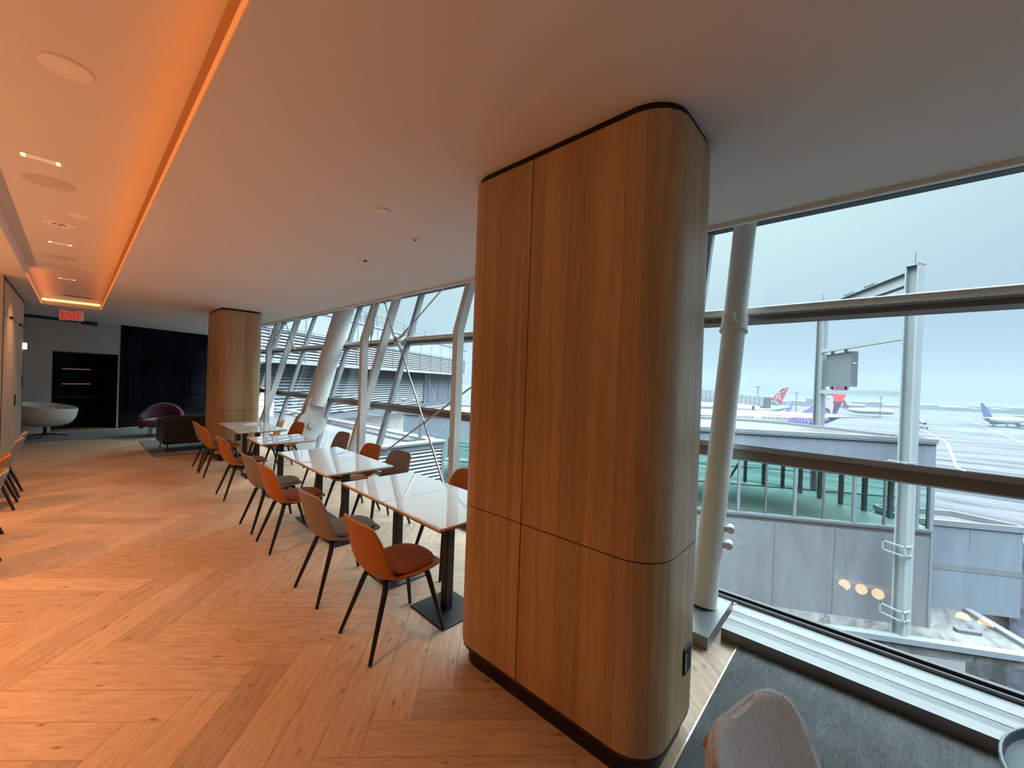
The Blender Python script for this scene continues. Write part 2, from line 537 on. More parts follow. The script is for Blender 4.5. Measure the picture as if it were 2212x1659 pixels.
# ------------------------------------------------------------------ mesh helpers
class MB:
    def __init__(s):
        s.v = []
        s.f = []

    def add(s, vs, fs):
        o = len(s.v)
        s.v += [tuple(v) for v in vs]
        s.f += [tuple(i + o for i in f) for f in fs]
        return s

    def box(s, x0, x1, y0, y1, z0, z1, M4=None):
        vs = [Vector((x, y, z)) for z in (z0, z1) for y in (y0, y1) for x in (x0, x1)]
        if M4 is not None:
            vs = [M4 @ v for v in vs]
        return s.add(vs, [(0, 2, 3, 1), (4, 5, 7, 6), (0, 1, 5, 4), (2, 6, 7, 3), (0, 4, 6, 2), (1, 3, 7, 5)])

    def bar(s, a, b, w, h=None, upd=(0, 0, 1)):
        a, b = Vector(a), Vector(b)
        h = h or w
        d = b - a
        L = d.length
        d.normalize()
        u = Vector(upd)
        sx = d.cross(u)
        if sx.length < 1e-4:
            sx = d.cross(Vector((1, 0, 0)))
        sx.normalize()
        uy = sx.cross(d)
        M4 = Matrix((sx, uy, d)).transposed().to_4x4()
        M4.translation = a
        return s.box(-w / 2, w / 2, -h / 2, h / 2, 0, L, M4)

    def tube(s, pts, rad, n=12, cap=True):
        pts = [Vector(p) for p in pts]
        if not isinstance(rad, (list, tuple)):
            rad = [rad] * len(pts)
        rings = []
        ref = None
        for i, p in enumerate(pts):
            d = (pts[min(i + 1, len(pts) - 1)] - pts[max(i - 1, 0)]).normalized()
            if ref is None:
                ref = Vector((0, 0, 1)) if abs(d.z) < .9 else Vector((1, 0, 0))
            sx = d.cross(ref).normalized()
            sy = sx.cross(d)
            ref = sy
            rings.append([p + (sx * math.cos(2 * PI * k / n) + sy * math.sin(2 * PI * k / n)) * rad[i] for k in range(n)])
        vs = [v for r in rings for v in r]
        fs = []
        for i in range(len(pts) - 1):
            for k in range(n):
                k2 = (k + 1) % n
                fs.append((i * n + k, i * n + k2, (i + 1) * n + k2, (i + 1) * n + k))
        if cap:
            fs.append(tuple(range(n - 1, -1, -1)))
            fs.append(tuple((len(pts) - 1) * n + k for k in range(n)))
        return s.add(vs, fs)

    def lathe(s, prof, n=32, c=(0, 0, 0), M4=None, cap=True):
        vs = []
        for r, z in prof:
            for k in range(n):
                a = 2 * PI * k / n
                v = Vector((r * math.cos(a), r * math.sin(a), z))
                v = M4 @ v if M4 is not None else v + Vector(c)
                vs.append(v)
        fs = []
        for i in range(len(prof) - 1):
            for k in range(n):
                k2 = (k + 1) % n
                fs.append((i * n + k, i * n + k2, (i + 1) * n + k2, (i + 1) * n + k))
        if cap:
            fs.append(tuple(range(n - 1, -1, -1)))
            fs.append(tuple((len(prof) - 1) * n + k for k in range(n)))
        return s.add(vs, fs)

    def prism(s, pts, z0, z1, M4=None):
        n = len(pts)
        vs = [Vector((x, y, z0)) for x, y in pts] + [Vector((x, y, z1)) for x, y in pts]
        if M4 is not None:
            vs = [M4 @ v for v in vs]
        fs = [tuple(range(n - 1, -1, -1)), tuple(range(n, 2 * n))]
        for k in range(n):
            k2 = (k + 1) % n
            fs.append((k, k2, n + k2, n + k))
        return s.add(vs, fs)

    def build(s, name, mat, parent=None, smooth=False, bevel=0.0, sub=0, solid=0.0, seg=2, loc=None, off=1.0, ang=40):
        me = bpy.data.meshes.new(name)
        me.from_pydata([tuple(v) for v in s.v], [], s.f)
        bm = bmesh.new()
        bm.from_mesh(me)
        bmesh.ops.recalc_face_normals(bm, faces=bm.faces)
        bm.to_mesh(me)
        bm.free()
        if isinstance(mat, str):
            mat = M[mat]
        me.materials.append(mat)
        o = bpy.data.objects.new(name, me)
        COL.objects.link(o)
        if parent is not None:
            o.parent = parent
        if loc is not None:
            o.location = loc
        if solid:
            md = o.modifiers.new('solid', 'SOLIDIFY')
            md.thickness = solid
            md.offset = off
        if bevel:
            md = o.modifiers.new('bevel', 'BEVEL')
            md.width = bevel
            md.segments = seg
            md.limit_method = 'ANGLE'
            md.angle_limit = R(35)
        if sub:
            md = o.modifiers.new('sub', 'SUBSURF')
            md.levels = sub
            md.render_levels = sub
        if smooth or sub:
            for p in me.polygons:
                p.use_smooth = True
            if smooth and not sub:
                try:
                    me.set_sharp_from_angle(angle=R(ang))
                except Exception:
                    pass
        return o


def tag(o, label=None, cat=None, group=None, kind=None):
    if label:
        o['label'] = label
    if cat:
        o['category'] = cat
    if group:
        o['group'] = group
    if kind:
        o['kind'] = kind
    return o


def empty(name, loc, label, cat, rz=0, group=None):
    e = bpy.data.objects.new(name, None)
    e.empty_display_size = .1
    COL.objects.link(e)
    e.location = loc
    e.rotation_euler = (0, 0, rz)
    return tag(e, label, cat, group)


def struct(o):
    o['kind'] = 'structure'
    return o


def copy_tree(o, parent=None):
    c = o.copy()
    COL.objects.link(c)
    c.parent = parent
    for ch in list(o.children):
        copy_tree(ch, c)
    return c


def rrect(x0, x1, y0, y1, r, n=10):
    pts = []
    for cx, cy, a0 in ((x1 - r, y1 - r, 0), (x0 + r, y1 - r, 90), (x0 + r, y0 + r, 180), (x1 - r, y0 + r, 270)):
        for k in range(n + 1):
            a = R(a0 + 90 * k / n)
            pts.append((cx + r * math.cos(a), cy + r * math.sin(a)))
    return pts


# ================================================================== ROOM SHELL
XW0, YS, YN = -10.0, -8.0, 17.6
m = MB()
m.box(XW0, 3.42, YS, YN, -0.25, 0.0)
struct(m.build('floor', 'floor'))
m = MB()     # ceiling with the recess cut out
XE = 3.05
for a in ((XW0, RX0, YS, YN), (RX1, XE, YS, YN), (RX0, RX1, YS, RY0), (RX0, RX1, RY1, YN)):
    m.box(*a, ZC, ZC + 0.32)
m.box(RX0 - .02, RX1 + .02, RY0 - .02, RY1 + .02, ZU, ZU + 0.15)
struct(m.build('ceiling', 'ceiling'))
m = MB()
m.box(XE, 4.35, YS, YN, ZC + 0.50, ZC + 0.6)
m.box(XE - .02, XE + .0, YS, YN, ZC + 0.1, ZC + 0.6)
struct(m.build('trim_1', 'trim_white'))
m = MB()
m.box(XE - .002, XE + .035, YS, YN, ZC - .030, ZC + .02)
struct(m.build('trim_0', 'white_steel'))
m = MB()
m.box(XW0 - .2, XW0, YS, YN, 0, ZC)
struct(m.build('wall_west', 'wall'))
m = MB()
m.box(XW0, 3.4, YS - .2, YS, 0, ZC + .3)
struct(m.build('wall_south', 'wall'))
# left block with pale panels
WX, WY0, WY1 = -0.65, 8.5, 11.8
m = MB()
m.box(-4.2, WX, WY0, WY1, 0, ZC)
struct(m.build('wall_left', 'veneer_pale'))
m = MB()
m.box(WX - .01, WX + .004, WY0 + .1, WY1, ZC - .035, ZC)
m.box(WX - .01, WX + .004, WY0 + .12, WY0 + .15, 0, ZC)
m.box(WX - .01, WX + .003, WY0 + .15, WY1, 2.325, 2.333)
m.box(WX - .01, WX + .003, WY1 - .03, WY1 + .004, 0, ZC)
struct(m.build('trim_2', 'black'))
# back wall (runs at an angle)
def bw(x):
    return 14.9 + .45 * x
BA = math.atan(.45)
BM = Matrix.Translation((0, 14.9, 0)) @ Matrix.Rotation(BA, 4, 'Z')   # local x along wall, -y towards the room
cb = math.cos(BA)
NX0, NX1, NZ1 = -0.36 / cb, 0.80 / cb, 2.02
m = MB()
m.box(-4.4, NX0, 0, .9, 0, ZC, BM)
m.box(NX0, 0.84 / cb, 0, .9, NZ1, ZC, BM)
m.box(NX1, 0.84 / cb, 0, .9, 0, NZ1, BM)
struct(m.build('wall_back', 'wall'))
m = MB()
m.box(-4.4, 0.05, -.012, 0, ZC - .07, ZC, BM)
m.box(0.10, 0.42, -.012, 0, ZC - .10, ZC, BM)
struct(m.build('trim_3', 'black'))
# dark relief wall to the right of the niche
m = MB()
m.box(0.84 / cb, 3.6, -.02, .9, 0, ZC, BM)
for k in range(26):
    x = 1.42 + k * .045
    m.box(x, x + .022, -.05, -.02, .45, 2.55, BM)
for (a, b, c, d, e) in ((1.05, 1.36, 1.6, 2.5, .03), (2.66, 3.2, 1.9, 2.3, .05), (2.7, 3.5, .9, 1.8, .035), (1.1, 1.38, .5, 1.5, .045)):
    m.box(a, b, -.02 - e, -.02, c, d, BM)
struct(m.build('wall_north', 'darkwall'))
# niche cabinet (open shelving, black) with dim LED shelves
nb = empty('shelving_niche', tuple(BM @ Vector((.2, .3, 0))), 'black recessed shelving niche with three dim shelf lights in the back wall', 'shelf')
m = MB()
m.box(NX0, NX1, .88, .92, 0, NZ1, BM)
m.box(NX0, NX0 + .01, .0, .9, 0, NZ1, BM)
m.box(NX1 - .01, NX1, .0, .9, 0, NZ1, BM)
o = m.build('shelf_back', 'niche')
o.parent = nb
o.matrix_parent_inverse = Matrix.Translation(nb.location).inverted()
for z in (.86, 1.19, 1.575):
    m = MB()
    m.box(NX0 + .02, NX1 - .02, .45, .88, z - .03, z, BM)
    o = m.build('shelf_board', 'niche')
    o.parent = nb
    o.matrix_parent_inverse = Matrix.Translation(nb.location).inverted()
    m = MB()
    c0, c1 = (-.02, .52) if z > 1 else (-.2, .7)
    m.box(c0, c1, .442, .45, z - .012, z + (.008 if z > 1 else -.004), BM)
    l = m.build('shelf_light', 'led_dim' if z > 1 else plain('shelf_edge_dull', (.04, .035, .03), .4))
    l.parent = o
m = MB()
m.box(NX0, NX1, .0, .88, NZ1 - .02, NZ1 + .001, BM)
o = m.build('soffit', plain('niche_soffit_brown', (.34, .25, .17), .7))
o.parent = nb
o.matrix_parent_inverse = Matrix.Translation(nb.location).inverted()

# ---- cove LED strips (lamps)
m = MB()
m.box(RX1 - .012, RX1 - .001, RY0 + .05, RY1 - .02, ZC + .012, ZC + .024)
t = m.build('cove_led_strip', 'led')
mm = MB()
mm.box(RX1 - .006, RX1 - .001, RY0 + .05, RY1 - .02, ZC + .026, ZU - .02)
mm.build('diffuser', emitter('recess_face_glow', (1.0, .20, .035), .42), t)  # added glowing sheet, paints the orange glow onto the recess side face
tag(t, 'long glowing orange LED strip along the window-side lip of the ceiling recess', 'light strip', 'recess light strips')
m = MB()
m.box(RX0 + .001, RX0 + .012, 8.2, RY1 - .02, ZC + .012, ZC + .024)
tag(m.build('cove_led_strip', 'led'), 'short orange LED strip on the wall-side lip of the ceiling recess near its far end', 'light strip', 'recess light strips')
m = MB()
m.box(RX0 + .012, RX1 - .014, RY1 - .014, RY1 - .001, ZC + .082, ZC + .118)
tag(m.build('cove_led_strip', 'led_hot'), 'bright yellow-orange light strip across the far end of the ceiling recess', 'light strip', 'recess light strips')

# ---- fittings in the recess ceiling
def disc(name, x, y, z, r, th, mat, label, cat, group=None, ring=None):
    m = MB()
    m.lathe([(0.001, z - th), (r * .96, z - th), (r, z - th * .6), (r, z)], 36, (x, y, 0))
    o = m.build(name, mat, None, True)
    tag(o, label, cat, group)
    if ring:
        mm = MB()
        mm.lathe([(ring, z - th - .003), (ring * 1.02, z - th - .001), (ring * 1.02, z - th + .001), (ring, z - th + .001)], 24, (x, y, 0))
        mm.build('aperture', 'dark_hole', o)
    return o


disc('ceiling_cover', -.05, 2.72, ZU, .085, .010, 'paint_disc', 'round blank cover plate in the recess ceiling, nearest of the round fittings', 'cover plate')
disc('ceiling_speaker', -.15, 4.52, ZU, .135, .004, 'speaker', 'round flush ceiling speaker in the recess behind the nearest rectangular downlight', 'speaker', 'recess speakers')
disc('ceiling_speaker', -.14, 7.50, ZU, .135, .004, 'speaker', 'round flush ceiling speaker in the recess between the second and third rectangular downlight', 'speaker', 'recess speakers')
disc('ceiling_cover', .01, 5.28, ZU, .08, .006, 'paint_disc', 'small round cover plate right of the air valve in the recess', 'cover plate')
disc('ceiling_cover', .08, 8.0, ZU, .08, .006, 'paint_disc', 'small faint round cover plate in the far part of the recess', 'cover plate')
v = disc('air_valve', -.12, 5.72, ZU, .11, .012, 'paint_disc', 'round air valve with small dark holes in the recess ceiling', 'vent')
for dx, dy in ((-.03, -.01), (.03, 0), (0, .03), (.01, -.035)):
    mm = MB()
    mm.lathe([(.001, ZU - .0135), (.014, ZU - .0135), (.014, ZU - .012)], 12, (-.12 + dx, 5.72 + dy, 0))
    mm.build('valve_hole', 'dark_hole', v)
for k, (x, y, lab) in enumerate(((-.172, 4.05, 'rectangular recessed downlight nearest the camera in the ceiling recess'), (-.13, 6.64, 'rectangular recessed downlight halfway along the ceiling recess'), (-.10, 9.25, 'rectangular recessed downlight farthest along the ceiling recess'))):
    e = empty('recessed_downlight', (x, y, ZU), lab, 'downlight', 0, 'rectangular recess downlights')
    m = MB()
    for a in ((-.095, .095, -.045, -.038), (-.095, .095, .038, .045), (-.095, -.088, -.038, .038), (.088, .095, -.038, .038)):
        m.box(*a, -.004, .0)
    m.build('frame', 'paint_disc', e)
    m = MB()
    m.box(-.086, .086, -.036, .036, -.002, .0)
    m.build('diffuser', emitter('downlight_soft', (1.0, .50, .24), .75), e)
    for sx in (-1, 1):
        m = MB()
        m.box(sx * .074 - .010, sx * .074 + .010, -.034, .034, -.0035, -.002)
        m.build('lamp', 'lamp_face', e)
m = MB()
m.box(-.17, .25, 11.36, 11.41, ZU - .006, ZU)
tag(m.build('slot_diffuser', 'dark_hole'), 'thin dark slot air diffuser at the far end of the ceiling recess', 'vent')
# ---- exit sign
ex = empty('exit_sign', (-.06, 12.5, ZC), 'red EXIT sign hanging below the ceiling just behind the recess', 'exit sign', R(-25))
m = MB()
m.box(-.19, .19, -.012, .012, -.215, -.01)
m.build('face_panel', 'exit_face', ex, bevel=.004)
m = MB()
m.box(-.06, .06, -.02, .02, -.012, 0)
m.build('mount', 'dark_hole', ex)
cu = bpy.data.curves.new('letters', 'FONT')
cu.body = 'EXIT'
cu.size = .205
cu.extrude = .003
cu.align_x = 'CENTER'
cu.offset = .006
lt_ = bpy.data.objects.new('letters_text', cu)
COL.objects.link(lt_)
me_ = bpy.data.meshes.new_from_object(lt_.evaluated_get(bpy.context.evaluated_depsgraph_get()))
bpy.data.objects.remove(lt_)
me_.materials.clear()
me_.materials.append(M['exit_red'])
lo = bpy.data.objects.new('letters', me_)
COL.objects.link(lo)
lo.parent = ex
lo.location = (0, -.0165, -.185)
lo.rotation_euler = (R(90), 0, 0)
lo.scale = (.78, 1, 1)

# ---- fittings in the lower ceiling
K = (ZC - 1.65) / (2.865 - 1.65)
disc('ceiling_cover', 1.489 * K, 2.675 * K, ZC, .047, .012, 'trim_white', 'white round ceiling disc left of the big wood pillar, nearest of the white discs', 'cover plate')
disc('sprinkler_cover', 1.975 * K, 2.99 * K, ZC, .040, .010, 'trim_white', 'small white ring with dark centre in the ceiling near the big wood pillar', 'sprinkler', None, .014)
disc('ceiling_cover', 1.528 * K, 5.29 * K, ZC, .052, .008, 'trim_white', 'flat white oval-looking ceiling disc in front of the far pillar, left of the square fitting', 'cover plate')
m = MB()
m.box(2.002 * K - .045, 2.002 * K + .005, 3.988 * K - .03, 3.988 * K + .03, ZC - .012, ZC)
s_ = m.build('square_downlight', 'trim_white')
tag(s_, 'small square ceiling fitting with half dark opening near the window', 'downlight')
m = MB()
m.box(2.002 * K + .008, 2.002 * K + .04, 3.988 * K - .03, 3.988 * K + .03, ZC - .006, ZC)
m.build('aperture', 'dark_hole', s_)
disc('pinhole_fitting', 2.051 * K, 6.639 * K, ZC, .02, .006, 'speaker', 'tiny dark dot fitting in the ceiling before the tilted white column', 'sensor')
disc('ceiling_cover', 1.60, 7.45, ZC, .05, .003, 'paint_disc', 'faint flush disc in the ceiling above the far end of the table row', 'cover plate')
disc('ceiling_cover', 1.62, 12.3, ZC, .06, .010, 'trim_white', 'white disc in the dim ceiling over the dark sofa', 'cover plate')
disc('ceiling_cover', 1.45, 13.0, ZC, .05, .010, 'trim_white', 'farthest white disc in the dim ceiling by the dark wall', 'cover plate')
# ---- left wall fittings
m = MB()
m.box(0, .05, -.05, .05, -.06, .06)
wl = m.build('wall_lamp', emitter('wall_lamp_face', (.95, 1.0, .92), 2.0), None, bevel=.01, loc=(WX, 11.7, 1.99))
tag(wl, 'small bright white wall light at the far edge of the pale wall', 'wall light')
for i, (y, z, h, lab) in enumerate(((11.67, 1.33, .16, 'black switch plate on the pale wall below the wall light'), (10.40, 1.06, .19, 'black card reader plate lower on the pale wall'))):
    m = MB()
    m.box(0, .012, -.05, .05, -h / 2, h / 2)
    sw = m.build('switch_plate', 'black', None, bevel=.004, loc=(WX, y, z))
    tag(sw, lab, 'switch')
for y, lab in ((9.46, 'small black latch on the upper seam of the pale wall, nearer one'), (10.9, 'small black latch on the upper seam of the pale wall, farther one')):
    m = MB()
    m.box(0, .03, -.045, .045, -.018, .018)
    tag(m.build('panel_latch', 'black', None, bevel=.006, loc=(WX, y, 2.33)), lab, 'latch', 'panel latches')

# ================================================================== WOOD PILLARS
def pillar(x0, x1, y0, y1, label, seam_y, outlet, group):
    e = empty('wood_pillar', ((x0 + x1) / 2, (y0 + y1) / 2, 0), label, 'pillar', 0, group)
    cx, cy = e.location.x, e.location.y
    X0, X1, Y0, Y1 = x0 - cx, x1 - cx, y0 - cy, y1 - cy
    r = .17
    m = MB()
    m.prism(rrect(X0, X1, Y0, Y1, r, 14), .12, .922)
    m.build('lower_panel', 'veneer', e, True)
    m = MB()
    m.prism(rrect(X0, X1, Y0, Y1, r, 14), .928, 2.785)
    m.build('upper_panel', 'veneer', e, True)
    m = MB()
    m.prism(rrect(X0 + .004, X1 - .004, Y0 + .004, Y1 - .004, r, 14), .10, 2.79)
    m.build('seam', 'seam', e, True)
    m = MB()
    if seam_y is not None:
        m.box(X0 - .0012, X0 + .004, seam_y - cy - .0022, seam_y - cy + .0022, .12, 2.785)
        m.build('seam', 'seam', e)
    d = .035
    m = MB()
    m.prism(rrect(X0 + d, X1 - d, Y0 + d, Y1 - d, r - .02, 14), 0, .12)
    m.build('plinth_base', 'black', e, True)
    m = MB()
    m.prism(rrect(X0 + d * .3, X1 - d * .3, Y0 + d * .3, Y1 - d * .3, r, 14), 2.785, ZC)
    m.build('top_band', 'black', e, True)
    if outlet:
        ox, oz = outlet
        ox -= cx
        m = MB()
        m.box(ox - .045, ox + .045, Y0 - .008, Y0, oz - .06, oz + .06)
        p = m.build('outlet', 'black', e, bevel=.003)
        m = MB()
        m.box(ox - .030, ox - .024, Y0 - .0095, Y0 - .008, oz - .045, oz + .035)
        m.build('outlet_light', 'trim_white', p)
        m = MB()
        m.box(ox + .008, ox + .012, Y0 - .0095, Y0 - .008, oz - .004, oz)
        m.build('outlet_socket', 'trim_white', p)
    return e


pillar(1.55, 2.15, .60, 1.83, 'large oak-veneered pillar with rounded corners and black plinth in the foreground', 1.31, (1.93, .40), 'oak-clad pillars')
pillar(1.78, 2.46, 8.80, 10.0, 'farther oak-veneered pillar at the end of the table row', None, (2.09, .42), 'oak-clad pillars')

# ================================================================== WINDOW WALL
def gx(z):
    return 3.36 + .28 * (z - .1)


ZT = 3.30
MY = [-6.1, -3.65, -1.2, 1.25, 3.7, 6.1, 8.4, 10.85, 13.2, 15.6]
bays = [YS] + MY + [YN]
kk = 0
for i in range(len(bays) - 1):
    y0, y1 = bays[i] + .03, bays[i + 1] - .03
    for (z0, z1) in ((.10, 1.15), (1.15, 2.28), (2.28, ZT)):
        kk += 1
        m = MB()
        m.add([(gx(z0), y0, z0), (gx(z0), y1, z0), (gx(z1), y1, z1), (gx(z1), y0, z1)], [(0, 1, 2, 3)])
        struct(m.build('window_%d' % kk, 'glass'))
k = 4
for y in MY:
    m = MB()
    m.bar((gx(.06) - .015, y, .06), (gx(ZT) - .015, y, ZT), .10, .07, (1, 0, 0))
    mm = m.build('trim_%d' % k, 'mullion')
    struct(mm)
    k += 1
# transoms
for (z, hgt, mt, dx) in ((1.145, .115, 'transom', .0), (2.27, .085, 'transom', .0)):
    m = MB()
    m.bar((gx(z) - .03, YS, z), (gx(z) - .03, YN, z), .09, hgt, (.27, 0, 1))
    struct(m.build('trim_%d' % k, mt))
    k += 1
    m = MB()
    m.bar((gx(z) - .085, YS, z + .045 if z < 2 else z + .03), (gx(z) - .085, YN, z + .045 if z < 2 else z + .03), .05, .03, (.27, 0, 1))
    struct(m.build('trim_%d' % k, 'mullion'))
    k += 1
m = MB()
m.bar((gx(2.30) - .14, YS, 2.33), (gx(2.30) - .14, YN, 2.33), .0001, .0001)
m = MB()
m.tube([(gx(2.31) - .115, YS, 2.325), (gx(2.31) - .115, YN, 2.325)], .032, 12)
tag(m.build('transom_tube', 'white_steel', None, True), 'long white horizontal tube along the upper window transom', 'rail')
m = MB()      # head frame
m.box(gx(ZT - .14) - .06, gx(ZT) + .06, YS, YN, ZT - .095, ZT + .03)
struct(m.build('trim_%d' % k, 'white_steel'))
k += 1
m = MB()
m.box(gx(ZT - .14) - .062, gx(ZT) + .0, YS, YN, ZT - .120, ZT - .095)
struct(m.build('trim_%d' % k, 'gasket'))
k += 1
m = MB()      # sill gasket
m.box(3.342, 3.372, YS, YN, .078, .118)
struct(m.build('trim_%d' % k, 'gasket'))
k += 1
m = MB()
m.box(3.315, 3.33, YS, YN, .078, .10)
struct(m.build('trim_%d' % k, 'grillebar'))
k += 1
# plinth with grilles
ZP = .078
pe = empty('heater_plinth', (3.1, -3.6, 0), 'low pale stone window plinth with two long floor grilles in the right foreground', 'plinth')
P0, P1 = YS + .05, .69


def pchild(mb, nm, mt, par=None, **kw):
    o = mb.build(nm, mt, par or pe, **kw)
    if par is None:
        o.matrix_parent_inverse = Matrix.Translation(pe.location).inverted()
    return o


m = MB()
m.box(2.90, 2.995, P0, P1, 0, ZP)
m.box(3.055, 3.125, P0, P1, 0, ZP)
m.box(3.185, 3.35, P0, P1, 0, ZP)
m.box(2.92, 3.4, P0, P1, 0, ZP - .03)
pchild(m, 'stone_slab', 'plinth')
for (a, b) in ((2.997, 3.053), (3.127, 3.183)):
    m = MB()
    nb_ = 7
    for q in range(nb_):
        x = a + (b - a) * (q + .5) / nb_
        m.box(x - .0022, x + .0022, P0, P1, ZP - .02, ZP - .002)
    gr = pchild(m, 'grille', 'grillebar')
for a in (2.93, 3.056):
    m = MB()
    m.box(a + .062, a + .064, P0, P1, ZP - .02, ZP + .0006)
    pchild(m, 'joint', 'gasket')
m = MB()
m.box(2.997, 3.183, P0, P1, ZP - .032, ZP - .028)
pchild(m, 'grille_bed', 'dark_hole')
sb = empty('stone_block', (3.05, 1.6, 0), 'pale stone base block under the white tube beside the big pillar', 'plinth')
m = MB()
m.box(-.34, .30, -.88, .9, 0, ZP + .004)
m.build('stone_slab', 'plinth', sb, bevel=.003)
m = MB()
m.box(2.95, 3.35, 2.55, YN - .05, 0, ZP)
far_pl = m.build('window_plinth', 'plinth')
tag(far_pl, 'pale stone plinth running along the foot of the windows behind the tables', 'plinth')
# ---- structural steel
def leaning_tube(name, y, x0, z0, z1, r, label, clevis=False, collar=None, stubs=False, group=None):
    e = empty(name, (x0, y, z0), label, 'column', 0, group)
    L = .262

    def P(z):
        return Vector((L * (z - z0), 0, z - z0))
    m = MB()
    zs = z0 + (.95 if clevis else 0)
    m.tube([P(zs), P(z1)], r, 28)
    m.build('shaft', 'white_steel', e, True)
    if clevis:
        m = MB()      # tapering cheek plates
        d = P(1 + z0).normalized()
        up_ = Matrix((d, Vector((0, 1, 0)), d.cross(Vector((0, 1, 0))))).transposed()
        # outline in plane (along axis, across y)
        hc = .60
        half = [(1.22, .10), (1.10, .175), (.94, .19)] + [(hc + .27 * math.cos(R(a_)), .27 * math.sin(R(a_))) for a_ in range(45, 136, 10)] + [(.30, .17), (0, .20)]
        ol = half + [(a_, -b_) for a_, b_ in reversed(half)]
        tM = Matrix.Translation(P(z0)) @ Matrix((d, d.cross(Vector((0, 1, 0))), -Vector((0, 1, 0)))).transposed().to_4x4()
        m.prism(ol, -.105, -.045, tM)
        m.prism(ol, .045, .105, tM)
        m.build('clevis_plate', 'white_steel', e, bevel=.008)
        m = MB()
        m.prism([(.0, -.24), (.4, -.20), (.78, 0), (.4, .20), (0, .24)], -.04, .04, tM)
        m.build('gusset', 'white_steel', e, bevel=.006)
        m = MB()
        m.prism([(hc + .075 * math.cos(2 * PI * q / 24), .075 * math.sin(2 * PI * q / 24)) for q in range(24)], -.15, .15, tM)
        m.build('pin', 'white_steel', e, True, bevel=.006)
    if collar:
        m = MB()
        m.tube([P(collar - .06), P(collar + .055)], r * 1.13, 28)
        c = m.build('collar', 'white_steel', e, True)
        m = MB()
        m.tube([P(collar - .075), P(collar - .062)], r * 1.22, 28)
        m.build('collar_ring', 'white_steel', c, True)
        m = MB()
        q = P(collar)
        m.tube([q + Vector((-r * 1.1, -.02, -.05)), q + Vector((-r * 1.2, -.02, .08))], .012, 8)
        m.tube([q + Vector((-r * 1.05, -.02, 0)), q + Vector((-r * 1.35, -.02, 0))], .022, 12)
        m.build('lug', 'white_steel', c, True)
    if stubs:
        for zz in (.51, .62):
            q = P(zz)
            m = MB()
            m.bar(q + Vector((-.03, -.02, 0)), q + Vector((.02, -.12, 0)), .012, .04)
            bk = m.build('bracket_arm', 'white_steel', e)
            m = MB()
            m.tube([q + Vector((.0, -.125, .0)), q + Vector((.085, -.105, .0))], .026, 20)
            m.build('bracket_end', 'white_steel', bk, True, bevel=.004)
    return e


leaning_tube('tilted_column', 8.28, 3.02, .08, 3.3, .185, 'thick tilted white steel column with big pinned foot behind the far tables', clevis=True, group='tilted white columns')
leaning_tube('tilted_column', .86, 3.10, .08, 3.3, .086, 'slender tilted white tube with collar just right of the big pillar', collar=2.20, stubs=True, group='tilted white columns')

def kinked_post(y, label):
    x = 3.20
    e = empty('kinked_post', (x, y, .078), label, 'post', 0, 'kinked white posts')
    m = MB()
    w = .055
    zk = 2.26
    pr = [(0, 0), (0, zk - .078), (.30, 3.3 - .078)]
    ol = [(-w, 0), (-w, pr[1][1]), (pr[2][0] - w, pr[2][1]), (pr[2][0] + w, pr[2][1]), (w, pr[1][1]), (w, 0)]
    T = Matrix(((1, 0, 0, 0), (0, 0, 1, 0), (0, 1, 0, 0), (0, 0, 0, 1)))
    m.prism(ol, -.045, .045, T)
    m.build('shaft', 'white_steel', e, bevel=.006)
    m = MB()
    m.box(-.1, .1, -.09, .09, 0, .012)
    m.build('base_plate', 'white_steel', e, bevel=.003)
    return e


kinked_post(3.83, 'kinked white post closest to the big pillar, partly hidden by it')
kinked_post(6.22, 'kinked white post rising behind the second pair of tables')
kinked_post(11.0, 'kinked white post by the far pillar, leftmost of the kinked posts')
for y, lab in ((1.52, 'leaning white steel strut between the big pillar and the slender tube'), (6.42, 'leaning white steel strut beside the mullion with the cable node'), (11.15, 'leaning white steel strut between far pillar and thick column')):
    m = MB()
    a = Vector((gx(.08) - .30, y, .08))
    b = Vector((gx(3.3) - .30, y, 3.3))
    m.bar(a, b, .09, .13, (1, 0, 0))
    o = m.build('steel_strut', 'white_steel', None, bevel=.008)
    tag(o, lab, 'strut', 'leaning white struts')

# cable node + rods
def pw(y, z, off=.22):
    return Vector((gx(z) - off, y, z))


def rod(name, a, b, label, r=.012, buckle=False):
    e = empty(name, tuple(a), label, 'tie rod', 0, 'steel tie rods')
    a, b = Vector(a), Vector(b)
    d = b - a
    m = MB()
    m.tube([Vector((0, 0, 0)), d], r, 10)
    m.build('rod', 'stainless', e, True)
    dn = d.normalized()
    m = MB()
    m.tube([dn * .06, dn * .12, dn * .30, dn * .36], [r * 1.2, r * 2.2, r * 2.0, r * 1.1], 12)
    m.build('fork_end', 'white_steel', e, True)
    if buckle:
        m = MB()
        q = d * .62
        side = dn.cross(Vector((1, 0, 0))).normalized() * r * 1.7
        m.tube([q + side, q + dn * .13 + side], r * .8, 8)
        m.tube([q - side, q + dn * .13 - side], r * .8, 8)
        m.tube([q - dn * .02, q + dn * .015], r * 2.4, 10)
        m.tube([q + dn * .12, q + dn * .155], r * 2.4, 10)
        m.build('turnbuckle', 'stainless', e, True)
    return e


